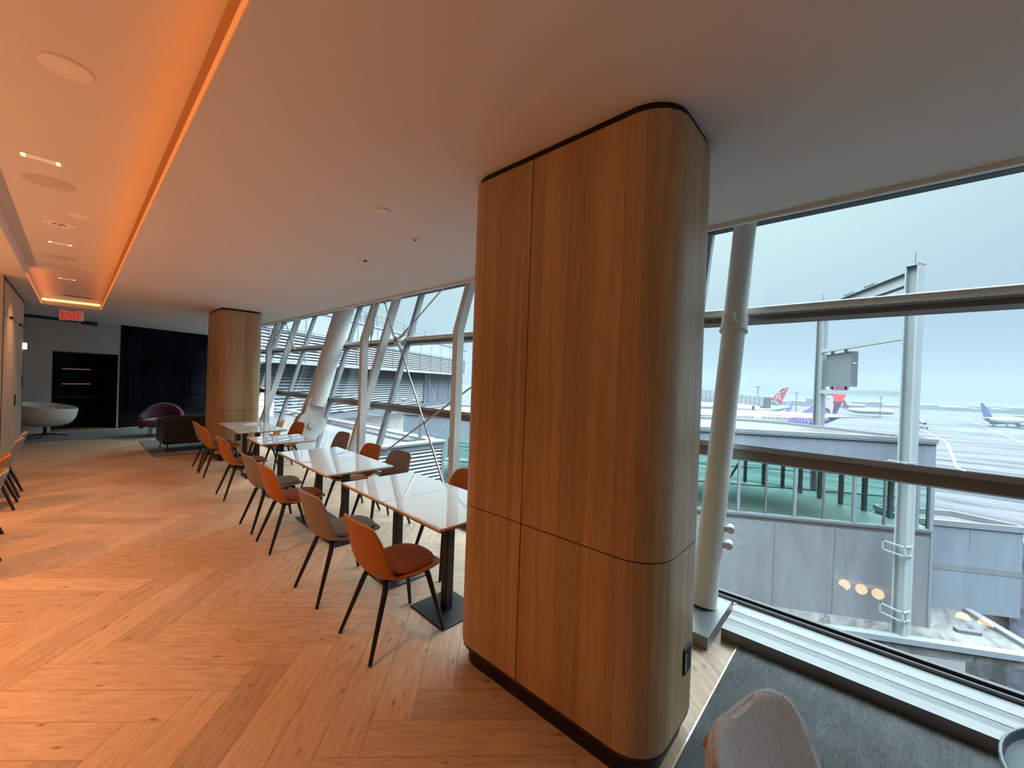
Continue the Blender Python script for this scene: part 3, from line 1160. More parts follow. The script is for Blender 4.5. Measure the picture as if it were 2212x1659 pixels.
node = pw(6.10, 2.29)
ne = empty('cable_node', tuple(node), 'round white steel node where the tie rods meet on the upper transom', 'steel joint')
m = MB()
m.tube([Vector((-.05, 0, 0)), Vector((.14, 0, 0))], .075, 20)
m.build('hub', 'white_steel', ne, True, bevel=.004)
m = MB()
m.tube([Vector((-.075, 0, 0)), Vector((-.05, 0, 0))], .025, 12)
m.build('bolt', 'stainless', ne, True)
for a_ in (50, 140, 230, 320):
    m = MB()
    v = Vector((0, math.cos(R(a_)), math.sin(R(a_))))
    m.bar(v * .04, v * .13, .014, .06, (1, 0, 0))
    m.build('lug_plate', 'white_steel', ne)
rod('tie_rod', node, pw(5.00, 3.3), 'steel rod from the cable node up to the right ceiling edge')
rod('tie_rod', node, pw(3.85, .15), 'steel rod from the cable node down to the right behind the nearest tables', r=.013)
rod('tie_rod', pw(6.0, .2), pw(3.85, 1.62), 'steel rod rising from the mullion foot toward the big pillar, crossing the other rod', r=.013)
rod('tie_rod', node + Vector((-.03, .05, 0)), Vector((3.18, 5.80, ZC + .4)), 'short vertical rod with turnbuckle above the cable node', r=.010, buckle=True)
rod('tie_rod', (3.30, 6.2, 2.25), (3.12, 5.60, ZC + .3), 'slanting rod with turnbuckle from the kinked post to the ceiling', r=.010, buckle=True)
rod('tie_rod', (3.30, 11.0, 2.25), (3.14, 10.2, ZC + .3), 'slanting rod with turnbuckle at the farthest kinked post', r=.010, buckle=True)
rod('tie_rod', pw(10.85, 2.25), (3.2, 10.3, ZC + .4), 'thin vertical rod near the far leaning strut', r=.010, buckle=True)

# ================================================================== RUGS
m = MB()
m.box(1.2, 2.89, -3.6, .585, .0, .012)
rg = m.build('area_rug', 'rug')
tag(rg, 'charcoal woven rug in front of the window plinth at the lower right', 'rug')
m = MB()
m.box(1.2, 2.89, .585, .592, .0, .013)
m.build('edge_strip', 'brass', rg)
m = MB()
m.prism([(-3.9, 12.35), (-.3, 13.25), (1.0, 12.95), (1.9, 12.3), (2.88, 12.3), (2.88, 15.9), (-3.9, 12.85)], .0, .008)
lr = m.build('lounge_carpet', 'rug2')
tag(lr, 'grey carpet of the lounge area in front of the dark back wall', 'carpet')
m = MB()
m.prism(rrect(1.02, 2.5, 9.9, 12.29, .12, 5), .0, .010)
tag(m.build('area_rug', 'rug2'), 'grey rug under the dark sofa beside the far pillar', 'rug')

# ================================================================== TABLES
TA = R(-1.8)


def make_table():
    e = empty('cafe_table', (0, 0, 0), 'x', 'table')
    m = MB()
    m.box(-.335, .335, -.347, .347, .736, .75)
    m.build('table_top', 'marble', e, bevel=.0025)
    m = MB()
    m.box(-.333, .333, -.345, .345, .725, .736)
    m.build('top_underlay', 'edge', e)
    m = MB()
    m.box(-.032, .032, -.032, .032, .008, .716)
    m.build('post', 'black_metal', e, bevel=.006)
    m = MB()
    m.box(-.175, .175, -.20, .20, .0, .009)
    m.build('base_plate', 'black_metal', e, bevel=.003)
    m = MB()
    m.box(-.20, .20, -.02, .02, .715, .725)
    m.box(-.02, .02, -.20, .20, .715, .725)
    m.build('support_cross', 'black_metal', e)
    return e


TT = make_table()
spots = [(1.835, 2.225, 'white square cafe table nearest the camera, beside the big pillar'),
         (1.857, 2.925, 'white square cafe table joined behind the nearest one'),
         (1.885, 3.955, 'third white cafe table from the camera, front half of the second pair'),
         (1.907, 4.655, 'fourth white cafe table from the camera, back half of the second pair'),
         (1.945, 6.04, 'single white cafe table standing alone between the two far pairs'),
         (2.0, 7.30, 'white cafe table of the farthest pair, the nearer half'),
         (2.02, 8.06, 'farthest white cafe table, against the far oak pillar, with a card on it')]
for i, (x, y, lab) in enumerate(spots):
    o = TT if i == 0 else copy_tree(TT)
    o.location = (x, y, 0)
    o.rotation_euler = (0, 0, TA)
    tag(o, lab, 'table', 'white cafe tables along the window')
m = MB()
m.box(-.10, .10, -.07, .07, 0, .002)
cd_ = m.build('menu_card', 'paper', None, loc=(2.08, 8.0, .7505))
cd_.rotation_euler = (0, 0, .4)
tag(cd_, 'thin white card lying on the farthest cafe table', 'card')

# ================================================================== CHAIRS
def catmull(P, n):
    out = []
    L = len(P)
    for i in range(L - 1):
        p0, p1, p2, p3 = (Vector(P[max(i - 1, 0)]), Vector(P[i]), Vector(P[i + 1]), Vector(P[min(i + 2, L - 1)]))
        for k in range(n):
            t = k / n
            out.append(.5 * ((2 * p1) + (-p0 + p2) * t + (2 * p0 - 5 * p1 + 4 * p2 - p3) * t * t + (-p0 + 3 * p1 - 3 * p2 + p3) * t ** 3))
    out.append(Vector(P[-1]))
    return out


# profile: (y, z, halfwidth, lift)
PROF = [(.240, .448, .125, .020), (.225, .446, .180, .022), (.16, .440, .218, .026), (.06, .432, .232, .032), (-.05, .428, .236, .036), (-.13, .434, .238, .046),
        (-.185, .460, .240, .056), (-.218, .510, .238, .062), (-.240, .580, .232, .060), (-.258, .660, .220, .054), (-.275, .722, .204, .050), (-.286, .760, .190, .050), (-.291, .781, .165, .046), (-.2935, .791, .130, .044), (-.2945, .795, .085, .044)]


def shell_mesh(prof, scale=1.0, inset=0.0, nu=12, rng=None, push=0.0):
    pts = catmull([(a, b, c) for a, b, c, d in prof], 2)
    lifts = catmull([(d, 0, 0) for a, b, c, d in prof], 2)
    m = MB()
    vs = []
    n = len(pts)
    sel = range(n) if rng is None else range(rng[0], rng[1])
    rows = 0
    for i in sel:
        p = pts[i]
        q0, q1 = pts[max(i - 1, 0)], pts[min(i + 1, n - 1)]
        ty, tz = q1.x - q0.x, q1.y - q0.y
        l = math.hypot(ty, tz)
        ty, tz = ty / l, tz / l
        ny, nz = tz, -ty           # interior normal: up on the seat, forward on the back
        if nz < 0 and abs(nz) > abs(ny):
            ny, nz = -ny, -nz
        hw = max(p.z - inset, .02)
        for k in range(nu + 1):
            u = -1 + 2 * k / nu
            d = lifts[i].x * (abs(u) * min(1.0, hw / .215)) ** 2.4 + push * (1 - abs(u) ** 4)
            vs.append((u * hw, p.x + ny * d, p.y + nz * d))
        rows += 1
    fs = []
    for i in range(rows - 1):
        for k in range(nu):
            a = i * (nu + 1) + k
            fs.append((a, a + 1, a + nu + 2, a + nu + 1))
    m.add(vs, fs)
    return m


def superpad(cx, cy, hw, y0, y1, z, th, n=36, ex=2.7):
    m = MB()
    prof = [(.0, .0), (.72, .0), (.95, .12), (1.0, .38), (.985, .62), (.93, .82), (.80, .95), (.5, 1.02), (.22, 1.06), (.0, 1.07)]
    vs = []
    for s, hgt in prof:
        s = max(s, .002)
        for k in range(n):
            a = 2 * PI * k / n
            ca, sa = math.cos(a), math.sin(a)
            x = math.copysign(abs(ca) ** (2 / ex), ca)
            y = math.copysign(abs(sa) ** (2 / ex), sa)
            w = hw * (1 - .06 * (y > 0) * y)
            vs.append((cx + x * w * s, (y0 + y1) / 2 + y * (y1 - y0) / 2 * s, z + hgt * th + .012 * (y * s) ** 2 * (1 if y > 0 else .4)))
    fs = []
    for i in range(len(prof) - 1):
        for k in range(n):
            k2 = (k + 1) % n
            fs.append((i * n + k, i * n + k2, (i + 1) * n + k2, (i + 1) * n + k))
    fs.append(tuple(range(n - 1, -1, -1)))
    fs.append(tuple((len(prof) - 1) * n + k for k in range(n)))
    m.add(vs, fs)
    return m


def make_chair(mat, cushmat):
    e = empty('dining_chair', (0, 0, 0), 'x', 'chair')
    sh = shell_mesh(PROF).build('shell', mat, e, solid=.020, off=1.0, sub=1)
    superpad(0, 0, .205, -.165, .232, .444, .034).build('seat_cushion', cushmat, e, True, sub=1)
    for sx in (-1, 1):
        for (ty, by) in ((.15, .245), (-.13, -.265)):
            m = MB()
            m.tube([(sx * .07, ty * .8, .425), (sx * .115, ty, .405), (sx * .135, ty + (by - ty) * .12, .36), (sx * .205, by, .004)], [.012, .0195, .0180, .0115], 12)
            m.build('leg', 'black_metal', e, True)
    m = MB()
    m.tube([(-.08, .13, .42), (0, 0, .408), (.08, -.11, .42)], .010, 8)
    m.tube([(.08, .13, .42), (0, 0, .408), (-.08, -.11, .42)], .010, 8)
    m.box(-.13, .13, -.14, .15, .404, .412)
    m.build('base_frame', 'black_metal', e, bevel=.004)
    return e


CO = make_chair(M['orange'], M['orangecush'])
CG = make_chair(M['grey'], M['greycush'])
used = {'o': False, 'g': False}


def place(kind, x, y, rz, label, group):
    src = CO if kind == 'o' else CG
    o = copy_tree(src) if used[kind] else src
    used[kind] = True
    o.location = (x, y, 0)
    o.rotation_euler = (0, 0, rz)
    tag(o, label, 'chair', group)
    return o


GN = 'aisle-side chairs at the cafe tables'
place('o', 1.435, 2.265, R(-92), 'orange leather chair nearest the camera, beside the big pillar', GN)
place('g', 1.445, 3.055, R(-90), 'grey leather chair directly behind the nearest orange one', GN)
place('o', 1.490, 4.20, R(-91), 'orange leather chair on the aisle side, second orange from the camera', GN)
place('g', 1.505, 4.83, R(-90), 'grey leather chair between two orange ones midway along the aisle side', GN)
place('o', 1.575, 6.27, R(-90), 'orange leather chair at the single table, aisle side', GN)
place('o', 1.630, 7.76, R(-91), 'last orange leather chair of the aisle row, in front of the far pillar', GN)
place('g', 1.655, 8.36, R(-90), 'last grey leather chair of the aisle row, farthest one by the far pillar', GN)
GW = 'window-side chairs at the cafe tables'
place('o', 2.36, 8.20, R(62), 'orange chair on the window side of the farthest table, leftmost of the window-side chairs', GW)
place('o', 2.45, 7.50, R(98), 'orange chair on the window side in front of the thick tilted column', GW)
place('g', 2.50, 5.90, R(92), 'dark grey chair on the window side of the single table', GW)
place('o', 2.30, 4.66, R(92), 'orange chair on the window side before the kinked white post', GW)
place('g', 2.31, 4.02, R(94), 'dark grey chair in front of the white louvred roof box outside', GW)
place('o', 2.27, 2.78, R(93), 'orange chair on the window side, mostly hidden by the big pillar', GW)
GL = 'chairs at the left edge of the picture'
place('g', -.69, 7.95, R(90), 'pale grey chair farthest back at the left edge', GL)
place('g', -.69, 7.32, R(90), 'pale grey chair second from the back at the left edge', GL)
place('o', -.70, 5.98, R(90), 'orange chair between the pale grey chairs at the left edge', GL)
place('g', -.65, 5.14, R(90), 'pale grey chair nearest the camera at the left edge', GL)

# upholstered lounge chair bottom right (leather outside, boucle inside)
lc = empty('upholstered_chair', (1.165, -.04, .013), 'grey boucle tub chair with orange leather outside in the bottom right foreground', 'chair', R(165))
PR2 = [(y * 1.04, z * .955, w * 1.03, l * 1.05) for (y, z, w, l) in PROF]
PR3 = [(y - .004, z - (.022 if z > .74 else .006), w * .96, l * .86) for (y, z, w, l) in PR2]
shell_mesh(PR3, nu=14).build('outer_shell', 'orange', lc, solid=.022, off=1.0, sub=1)
inner = shell_mesh(PR2, nu=14, inset=-.004, push=.012)
inner.build('inner_upholstery', 'boucle', lc, solid=.034, off=0.0, sub=2)
edge_pts = catmull([(w * 1.005, y, z) for (y, z, w, l) in PR2[2:]], 3)
superpad(0, 0, .20, -.14, .23, .455, .05).build('seat_cushion', 'boucle', lc, True, sub=1)
# piping along the shell rim
pts = catmull([(a, b, c) for a, b, c, d in PR2], 2)
lf = catmull([(d, 0, 0) for a, b, c, d in PR2], 2)
rim = []
for i, p in enumerate(pts):
    q0, q1 = pts[max(i - 1, 0)], pts[min(i + 1, len(pts) - 1)]
    ty, tz = q1.x - q0.x, q1.y - q0.y
    l_ = math.hypot(ty, tz)
    ny, nz = tz / l_, -ty / l_
    if nz < 0 and abs(nz) > abs(ny):
        ny, nz = -ny, -nz
    d_ = lf[i].x * min(1.0, p.z / .215) ** 2.4
    rim.append(Vector((p.z, p.x + ny * d_, p.y + nz * d_)))
path = rim + [Vector((-v.x, v.y, v.z)) for v in reversed(rim)]
m = MB()
m.tube(path, .0075, 8)
m.build('piping', plain('grey_piping', (.50, .49, .48), .7), lc, True)
for sx in (-1, 1):
    for (ty, by) in ((.15, .245), (-.13, -.265)):
        m = MB()
        m.tube([(sx * .09, ty * .8, .415), (sx * .135, ty, .395), (sx * .215, by, .002)], [.012, .0165, .0095], 12)
        m.build('leg', 'black_metal', lc, True)
# round side table
st = empty('side_table', (1.76, -.66, .013), 'round blue-grey tray table cut off at the lower right corner', 'table')
rt = .36
m = MB()
m.lathe([(.001, .600), (rt - .03, .600), (rt - .008, .606), (rt - .004, .628), (rt, .630), (rt + .003, .622), (rt, .590), (rt - .03, .582), (.001, .582)], 56)
m.build('tray_top', 'bluegrey', st, True)
m = MB()
m.lathe([(rt - .005, .6285), (rt - .003, .6325), (rt + .002, .6325), (rt + .004, .6285)], 56, cap=False)
m.build('rim', 'bluegrey_rim', st, True)
m = MB()
m.lathe([(.022, 0.02), (.022, .582)], 20)
m.build('post', 'bluegrey', st, True)
m = MB()
m.lathe([(.001, 0), (.20, 0), (.20, .008), (.04, .02), (.022, .03)], 40)
m.build('base_plate', 'bluegrey', st, True)

# ================================================================== LOUNGE FURNITURE (far end)
# white swivel armchair
sv = empty('swivel_armchair', (-.42, 13.95, .008), 'white shell swivel armchair with black star base in front of the grey back wall', 'armchair', R(150))
m = MB()
vs = []
n = 36
prof = [(.02, .27), (.24, .275), (.36, .33), (.43, .44), (.46, .59), (.47, .735)]
for r_, z_ in prof:
    for k_ in range(n):
        a = 2 * PI * k_ / n
        lift = .06 * math.cos(a) * (z_ - .28) / .38
        vs.append((r_ * math.cos(a) * 1.04, r_ * math.sin(a) * .98, z_ + lift))
fs = [tuple(range(n))]
for i in range(len(prof) - 1):
    for k_ in range(n):
        k2 = (k_ + 1) % n
        fs.append((i * n + k_, i * n + k2, (i + 1) * n + k2, (i + 1) * n + k_))
m.add(vs, fs)
m.build('shell', 'white_shell', sv, solid=.03, sub=1)
superpad(0, 0, .31, -.31, .31, .36, .10).build('seat_cushion', 'darkgrey', sv, True)
m = MB()
m.lathe([(.03, .04), (.03, .29)], 14)
m.build('column', 'black_metal', sv, True)
for q in range(4):
    a = R(20 + 90 * q)
    m = MB()
    m.tube([(0, 0, .075), (.20 * math.cos(a), .20 * math.sin(a), .055), (.36 * math.cos(a), .36 * math.sin(a), .012)], [.018, .014, .011], 8)
    m.build('leg', 'black_metal', sv, True)

def sofa(loc, rz, w, d, h, mat, label, name='sofa', cat='sofa', arm=.12, legh=.16):
    e = empty(name, loc, label, cat, rz)
    m = MB()
    m.box(-w / 2, w / 2, 0, .13, legh, h)
    m.build('backrest', mat, e, bevel=.04, seg=4)
    for sx in (-1, 1):
        m = MB()
        x0, x1 = sorted((sx * w / 2, sx * (w / 2 - arm)))
        m.box(x0, x1, .05, d, legh, h - .10)
        m.build('armrest', mat, e, bevel=.04, seg=4)
    m = MB()
    m.box(-w / 2 + arm, w / 2 - arm, .10, d - .02, legh + .03, legh + .16)
    m.build('seat_base', mat, e, bevel=.02)
    m = MB()
    m.box(-w / 2 + arm + .01, w / 2 - arm - .01, .14, d, legh + .16, legh + .28)
    m.build('seat_cushion', mat, e, bevel=.03, seg=3)
    for sx in (-1, 1):
        for yy in (.06, d - .08):
            m = MB()
            m.tube([(sx * (w / 2 - .08), yy, legh + .02), (sx * (w / 2 - .06), yy, .0)], [.014, .008], 10)
            m.build('leg', 'black_metal', e, True)
    return e


sofa((1.86, 10.22, .010), R(2), 1.34, .80, .73, 'sofa', 'dark brown leather sofa seen from behind, left of the far pillar')
# burgundy rounded armchair
ba = empty('tub_armchair', (1.50, 13.1, .008), 'burgundy velvet armchair with rounded back behind the dark sofa', 'armchair', R(-12))
m = MB()
vs = []
NA, NZ = 28, 7
for j in range(NZ + 1):
    t = j / NZ
    for k_ in range(NA + 1):
        a = R(-25 + 230 * k_ / NA)
        top = .50 + .30 * max(0, math.sin(a)) ** 1.2
        z_ = .18 + (top - .18) * t
        rr = .40 + .03 * math.sin(t * PI)
        vs.append((rr * math.cos(a) * 1.05, rr * math.sin(a), z_))
fs = []
for j in range(NZ):
    for k_ in range(NA):
        a0 = j * (NA + 1) + k_
        fs.append((a0, a0 + 1, a0 + NA + 2, a0 + NA + 1))
m.add(vs, fs)
m.build('backrest', 'burgundy', ba, solid=.09, off=-1, sub=1)
superpad(0, 0, .36, -.38, .30, .22, .20).build('seat_cushion', 'burgundy', ba, True)
for q in (45, 135, 225, 315):
    a = R(q)
    m = MB()
    m.tube([(.28 * math.cos(a), .28 * math.sin(a), .24), (.33 * math.cos(a), .33 * math.sin(a), 0)], [.013, .008], 8)
    m.build('leg', 'black_metal', ba, True)
sofa((2.84, 11.75, 0), R(100), .62, .62, .76, 'darkgrey', 'dark slate lounge chair just right of the far pillar, by the window', 'lounge_chair', 'armchair', .09, .18)

# bar partition at left that carries the uplight (outside the picture, lights the ceiling)
m = MB()
m.box(-1.45, -1.25, .0, 8.35, 0, .96)
pb = m.build('low_partition', 'veneer', None, bevel=.005)
tag(pb, 'low oak partition with an orange uplight strip in its top', 'partition')
m = MB()
m.box(-1.375, -1.325, .05, 8.3, .96, .968)
m.build('uplight_strip', emitter('uplight_lens', (1, .45, .16), 3.0), pb)
# hall downlights that reflect in the glass
for i, (y, lab) in enumerate(((.413, 'warm round ceiling lamp deep in the hall, first of five'), (.057, 'warm round ceiling lamp deep in the hall, second of five'), (-.283, 'warm round ceiling lamp deep in the hall, third of five'), (-1.818, 'warm round ceiling lamp deep in the hall, fourth of five'), (-2.171, 'warm round ceiling lamp deep in the hall, fifth of five'))):
    e = empty('round_downlight', (-8.2, y * .99, ZC), lab, 'downlight', 0, 'round hall downlights')
    m = MB()
    m.lathe([(.13 * math.sin(PI * q_ / 12) + .001, -.13 - .13 * math.cos(PI * q_ / 12)) for q_ in range(13)], 24)
    m.build('lamp', 'lamp_hot', e, True)
    m = MB()
    m.lathe([(.12, -.02), (.15, -.02), (.15, 0), (.12, 0)], 24, cap=False)
    m.build('trim_ring', 'trim_white', e, True)

# ================================================================== OUTDOORS
ZG = -13.35
m = MB()
m.add([(5, -700, ZG), (2600, -1500, ZG), (2600, 1500, ZG), (5, 700, ZG)], [(0, 1, 2, 3)])
tg = m.build('apron_ground', 'tarmac')
tag(tg, 'wet streaky grey tarmac of the airport apron outside', 'ground')
struct(tg)


def strip(pts, w, label, mat='line', z=ZG + .02):
    m = MB()
    for a, b in zip(pts[:-1], pts[1:]):
        a, b = Vector((*a, z)), Vector((*b, z))
        m.bar(a, b, w, .03, (0, 0, 1))
    o = m.build('road_marking', mat)
    tag(o, label, 'road marking', 'painted lines on the apron')


strip([(36.5, 3.5), (33.1, -2.05), (35.7, -6.7), (38, -11)], .12, 'thin white line on the dark road below the window, lower right')
strip([(300, -16), (196, -19.0), (128, -14), (118, -15), (105, -22), (90, -30)], .55, 'pale taxi line running from the far apron to the right edge')
strip([(420, -50), (190, -38), (140, -36)], .5, 'pale dashed taxi line nearer the taxiing aeroplane')
strip([(210, 3), (150, 1)], .5, 'short pale stripe left of the big gantry post')
strip([(330, -30), (250, 40)], .7, 'pale stripe crossing the distant apron')

U = Vector((-.5, .8660254, 0))            # along the glazed corridor (away to the left)
NN = Vector((.8660254, .5, 0))            # outward from it
C0 = Vector((24.53, -2.08, 0))


def jb(s, d, z):
    return C0 + U * s + NN * d + Vector((0, 0, z))


JM = Matrix((U, NN, Vector((0, 0, 1)))).transposed().to_4x4()
JM.translation = C0
JL = 24.5
gc = empty('glazed_corridor', tuple(C0), 'grey panelled airport corridor with green glass band and flat roof outside the right window', 'building')
inv = Matrix.Translation(C0).inverted()


def gch(mb, nm, mt, par=gc, **kw):
    o = mb.build(nm, mt, par, **kw)
    if par is gc:
        o.matrix_parent_inverse = inv
    return o


m = MB()
m.box(0, JL, 0, .25, -8.15, -3.98, JM)
gch(m, 'lower_wall', 'panel_dark')
m = MB()
for s in (3.6, 5.97, 8.34, 10.7, 13.1, 15.5, 18, 20.4):
    m.box(s - .012, s + .012, -.012, 0, -8.1, -4.1, JM)
m.box(0.02, JL, -.03, 0, -4.14, -4.08, JM)
gch(m, 'wall_joint', 'gantry_dark')
m = MB()
m.box(0, JL, -.03, .0, -4.06, -3.98, JM)
m.box(-.02, .08, -.03, .25, -8.15, -4.0, JM)
gch(m, 'wall_coping', 'coping')
roofp = [(0, 0), (JL, 0), (JL, 7.2), (5.0, 6.8), (3.3, 5.9), (.7, 1.4), (-.05, .8)]
m = MB()
m.prism(roofp, -1.5, -.30, JM)
gch(m, 'roof_fascia', 'panel')
m = MB()
for a, b in zip(roofp, roofp[1:] + roofp[:1]):
    m.bar(JM @ Vector((*a, -.22)), JM @ Vector((*b, -.22)), .16, .16)
gch(m, 'roof_parapet', 'coping')
m = MB()
m.prism(roofp, -.30, -.27, JM)
gch(m, 'roof_deck', 'roof_grey')
m = MB()
m.box(-.02, JL, -.08, -.02, -.36, -.32, JM)
gch(m, 'drip_edge', 'coping')
m = MB()
m.prism(roofp, -4.3, -4.0, JM)
gch(m, 'corridor_floor', 'slab')
m = MB()
m.add([JM @ Vector((.12, .1, -4.0)), JM @ Vector((JL, .1, -4.0)), JM @ Vector((JL, .1, -1.5)), JM @ Vector((.12, .1, -1.5))], [(0, 1, 2, 3)])
gch(m, 'glass_band', 'green_glass')
m = MB()
a, b = roofp[5], roofp[4]
for (a, b) in ((roofp[6], roofp[5]), (roofp[5], roofp[4]), (roofp[4], roofp[3]), (roofp[3], roofp[2])):
    m.add([JM @ Vector((*a, -4.0)), JM @ Vector((*b, -4.0)), JM @ Vector((*b, -1.5)), JM @ Vector((*a, -1.5))], [(0, 1, 2, 3)])
gch(m, 'glass_band', 'green_glass')
for i in range(21):
    s = .58 + i * 1.155
    m = MB()
    w_ = .03 if i % 2 else .05
    m.box(s - w_, s + w_, .02 if i % 2 else -.03, .12, -4.0, -1.5, JM)
    gch(m, 'mullion', 'gantry_dark' if i % 2 == 1 else 'coping')
m = MB()
m.box(.0, .14, -.02, .2, -4.0, -1.5, JM)
gch(m, 'corner_post', 'panel')
for (a, b, q) in ((roofp[5], roofp[4], 5), (roofp[4], roofp[3], 2), (roofp[3], roofp[2], 11)):
    for i in range(q + 1):
        t_ = i / q
        x_, y_ = a[0] + (b[0] - a[0]) * t_, a[1] + (b[1] - a[1]) * t_
        m = MB()
        m.box(x_ - .07, x_ + .07, y_ - .1, y_ + .1, -4.0, -1.5, JM)
        gch(m, 'mullion', 'gantry_dark')
for i in range(5):
    m = MB()
    x_ = 6.0 + i * 2.4
    m.bar(JM @ Vector((x_, 6.7, -4.0)), JM @ Vector((x_ + 1.3 * (1 if i % 2 else -1), 6.7, -1.5)), .12, .12)
    gch(m, 'brace', 'coping')
m = MB()
m.box(.2, JL, 6.6, 6.65, -3.1, -3.05, JM)
m.box(.2, JL, 1.6, 1.64, -3.1, -3.05, JM)
gch(m, 'handrail', 'gantry_dark')
# blue sign beyond the corridor
bs = empty('blue_sign', tuple(jb(10.9, 8.6, -3.9)), 'vertical blue sign with pale lettering seen through the green glass', 'sign')
m = MB()
Sg = Matrix((rgt0, Vector((0, 0, 1)), -Vector((fwd.x, fwd.y, 0)).normalized())).transposed().to_4x4()
m.box(-.28, .28, -.0, 2.35, -.05, 0, Sg)
m.build('sign_panel', 'blue_sign', bs)
m = MB()
for zz in (.28, .40, .62, .95, 1.25, 1.42, 1.62, 1.80):
    m.box(-.22, .05 + .1 * math.sin(zz * 7), zz, zz + .06, 0, .01, Sg)
for (xx, z0_, z1_) in ((-.22, .28, .68), (-.05, .95, 1.3), (.08, 1.3, 1.86), (-.22, 1.42, 1.86)):
    m.box(xx, xx + .05, z0_, z1_, 0, .01, Sg)
m.build('lettering', M['face'], bs)
# second lower box on the right
K2 = Vector((26.96, -2.28, 0))
KM = Matrix((-U, NN, Vector((0, 0, 1)))).transposed().to_4x4()
KM.translation = K2
sbx = empty('service_building', tuple(K2), 'plain blue-grey metal-clad box building with open parapet roof, right of the gantry post', 'building')
kin = Matrix.Translation(K2).inverted()


def sch(mb, nm, mt):
    o = mb.build(nm, mt, sbx)
    o.matrix_parent_inverse = kin
    return o


m = MB()
m.box(-1.2, 3.38, 0, 1.9, -8.15, -4.30, KM)
sch(m, 'wall', 'panel')
m = MB()
rp = [(-1.2, 0), (3.42, 0), (3.42, .35), (2.1, 1.95), (-1.2, 1.95)]
for a, b in zip(rp, rp[1:] + rp[:1]):
    m.bar(KM @ Vector((*a, -4.17)), KM @ Vector((*b, -4.17)), .12, .26)
sch(m, 'parapet', 'coping')
m = MB()
m.box(-1.15, 3.35, .05, 1.85, -4.30, -4.27, KM)
sch(m, 'roof_deck', 'roof_grey')
m = MB()
m.box(-.1, 3.38, -.015, 0, -6.32, -6.05, KM)
sch(m, 'wall_band', 'panel_dark')
m = MB()
m.box(1.42, 1.44, -.012, 0, -5.3, -4.35, KM)
sch(m, 'wall_joint', 'panel_dark')
# dark plant under and behind it
m = MB()
m.box(-1.1, -.4, 1.2, 1.8, ZG, -8.2, KM)
m.box(3.75, 5.0, .9, 3.0, ZG, -5.0, KM)
tag(m.build('plant_enclosure', plain('dark_plant_steel', (.045, .05, .06), .7, var=.6, scale=2.0)), 'dark steel plant structure at the right edge behind the box building', 'machinery')
m = MB()
m.prism([(30.3, -4.5), (34, -5.0), (34, -8.2), (30.4, -8.0), (28.9, -5.6)], -9.8, -9.6)
for px_, py_ in ((30.4, -4.8), (33.7, -5.2), (33.7, -7.9), (30.6, -7.7)):
    m.box(px_ - .06, px_ + .06, py_ - .06, py_ + .06, ZG, -9.8)
tag(m.build('blue_canopy', 'blue_tarp'), 'blue canopy below the box building at the right edge', 'canopy')
# white low roof
LR = [(24.6, -1.95), (20.2, 5.6), (18.9, 5.1), (21.6, .25), (22.65, -1.45), (24.45, -4.55), (25.45, -4.75), (27.75, -3.5)]
lr2 = empty('low_roof', (23, -2, -8.15), 'low white membrane roof with pale parapet below the corridor', 'roof')
li = Matrix.Translation(lr2.location).inverted()
m = MB()
m.prism([(27.75, -3.5), (28.2, -1.5), (20.3, 10.5), (15, 10.2), (21.65, .3), (22.65, -1.45), (24.45, -4.62), (25.45, -4.85)], -8.6, -8.15)
o = m.build('membrane', 'membrane', lr2)
o.matrix_parent_inverse = li
m = MB()
for a, b in (((15, 10.2), (21.65, .3)), ((21.65, .3), (22.65, -1.45)), ((22.65, -1.45), (24.45, -4.62)), ((25.2, -5.05), (27.75, -3.5))):
    m.bar((*a, -8.1), (*b, -8.1), .34, .22)
o = m.build('parapet', 'coping', lr2)
o.matrix_parent_inverse = li
m = MB()
m.box(-.42, .42, -.12, .12, 0, .14)
bl = m.build('roof_block', 'gantry_dark', None, bevel=.02, loc=(25.25, -3.25, -8.15))
bl.rotation_euler = (0, 0, R(-62))
tag(bl, 'dark oblong block lying on the white membrane roof', 'block')
# terminal base below the windows (hides the void under the floor)
m = MB()
m.box(3.375, 3.42, YS, YN, ZG, -.01)
tb = m.build('facade_base', 'panel_dark')
tag(tb, 'grey outer wall of the lounge building below the windows', 'facade')
struct(tb)

# gantry
RP = Vector((22.75, -1.14, 0))
LP = Vector((29.62, 2.30, 0))
BD = (RP - LP).normalized()
GM = Matrix((BD, Vector((-BD.y, BD.x, 0)), Vector((0, 0, 1)))).transposed().to_4x4()
GM.translation = LP
GL_ = (RP - LP).length
ga = empty('sign_gantry', tuple(RP), 'tall light grey steel gantry with two posts and cross beams outside the right window', 'gantry')
gi = Matrix.Translation(RP).inverted()


def gach(mb, nm, mt, par=None, **kw):
    o = mb.build(nm, mt, par or ga, **kw)
    if par is None:
        o.matrix_parent_inverse = gi
    return o


def hpost(P, z0, z1, w):
    m = MB()
    T = Matrix.Translation(P) @ Matrix.Rotation(R(-30), 4, 'Z')
    t_ = .05
    m.box(-w / 2, w / 2, -w / 2, -w / 2 + t_, z0, z1, T)
    m.box(-w / 2, w / 2, w / 2 - t_, w / 2, z0, z1, T)
    m.box(-t_ / 2, t_ / 2, -w / 2, w / 2, z0, z1, T)
    m.box(-w / 2, w / 2, -w / 2, w / 2, z1 - .06, z1, T)
    return m


gach(hpost(RP, -8.15, 6.95, .44), 'post', 'gantry')
gach(hpost(LP, -4.2, 7.0, .42), 'post', 'gantry')


def ibeam(z0, z1, w, t_=.04, s0=.2, s1=None):
    m = MB()
    s1 = s1 or GL_ - .2
    m.box(s0, s1, -w / 2, w / 2, z1 - t_, z1, GM)
    m.box(s0, s1, -w / 2, w / 2, z0, z0 + t_, GM)
    m.box(s0, s1, -.03, .03, z0, z1, GM)
    return m


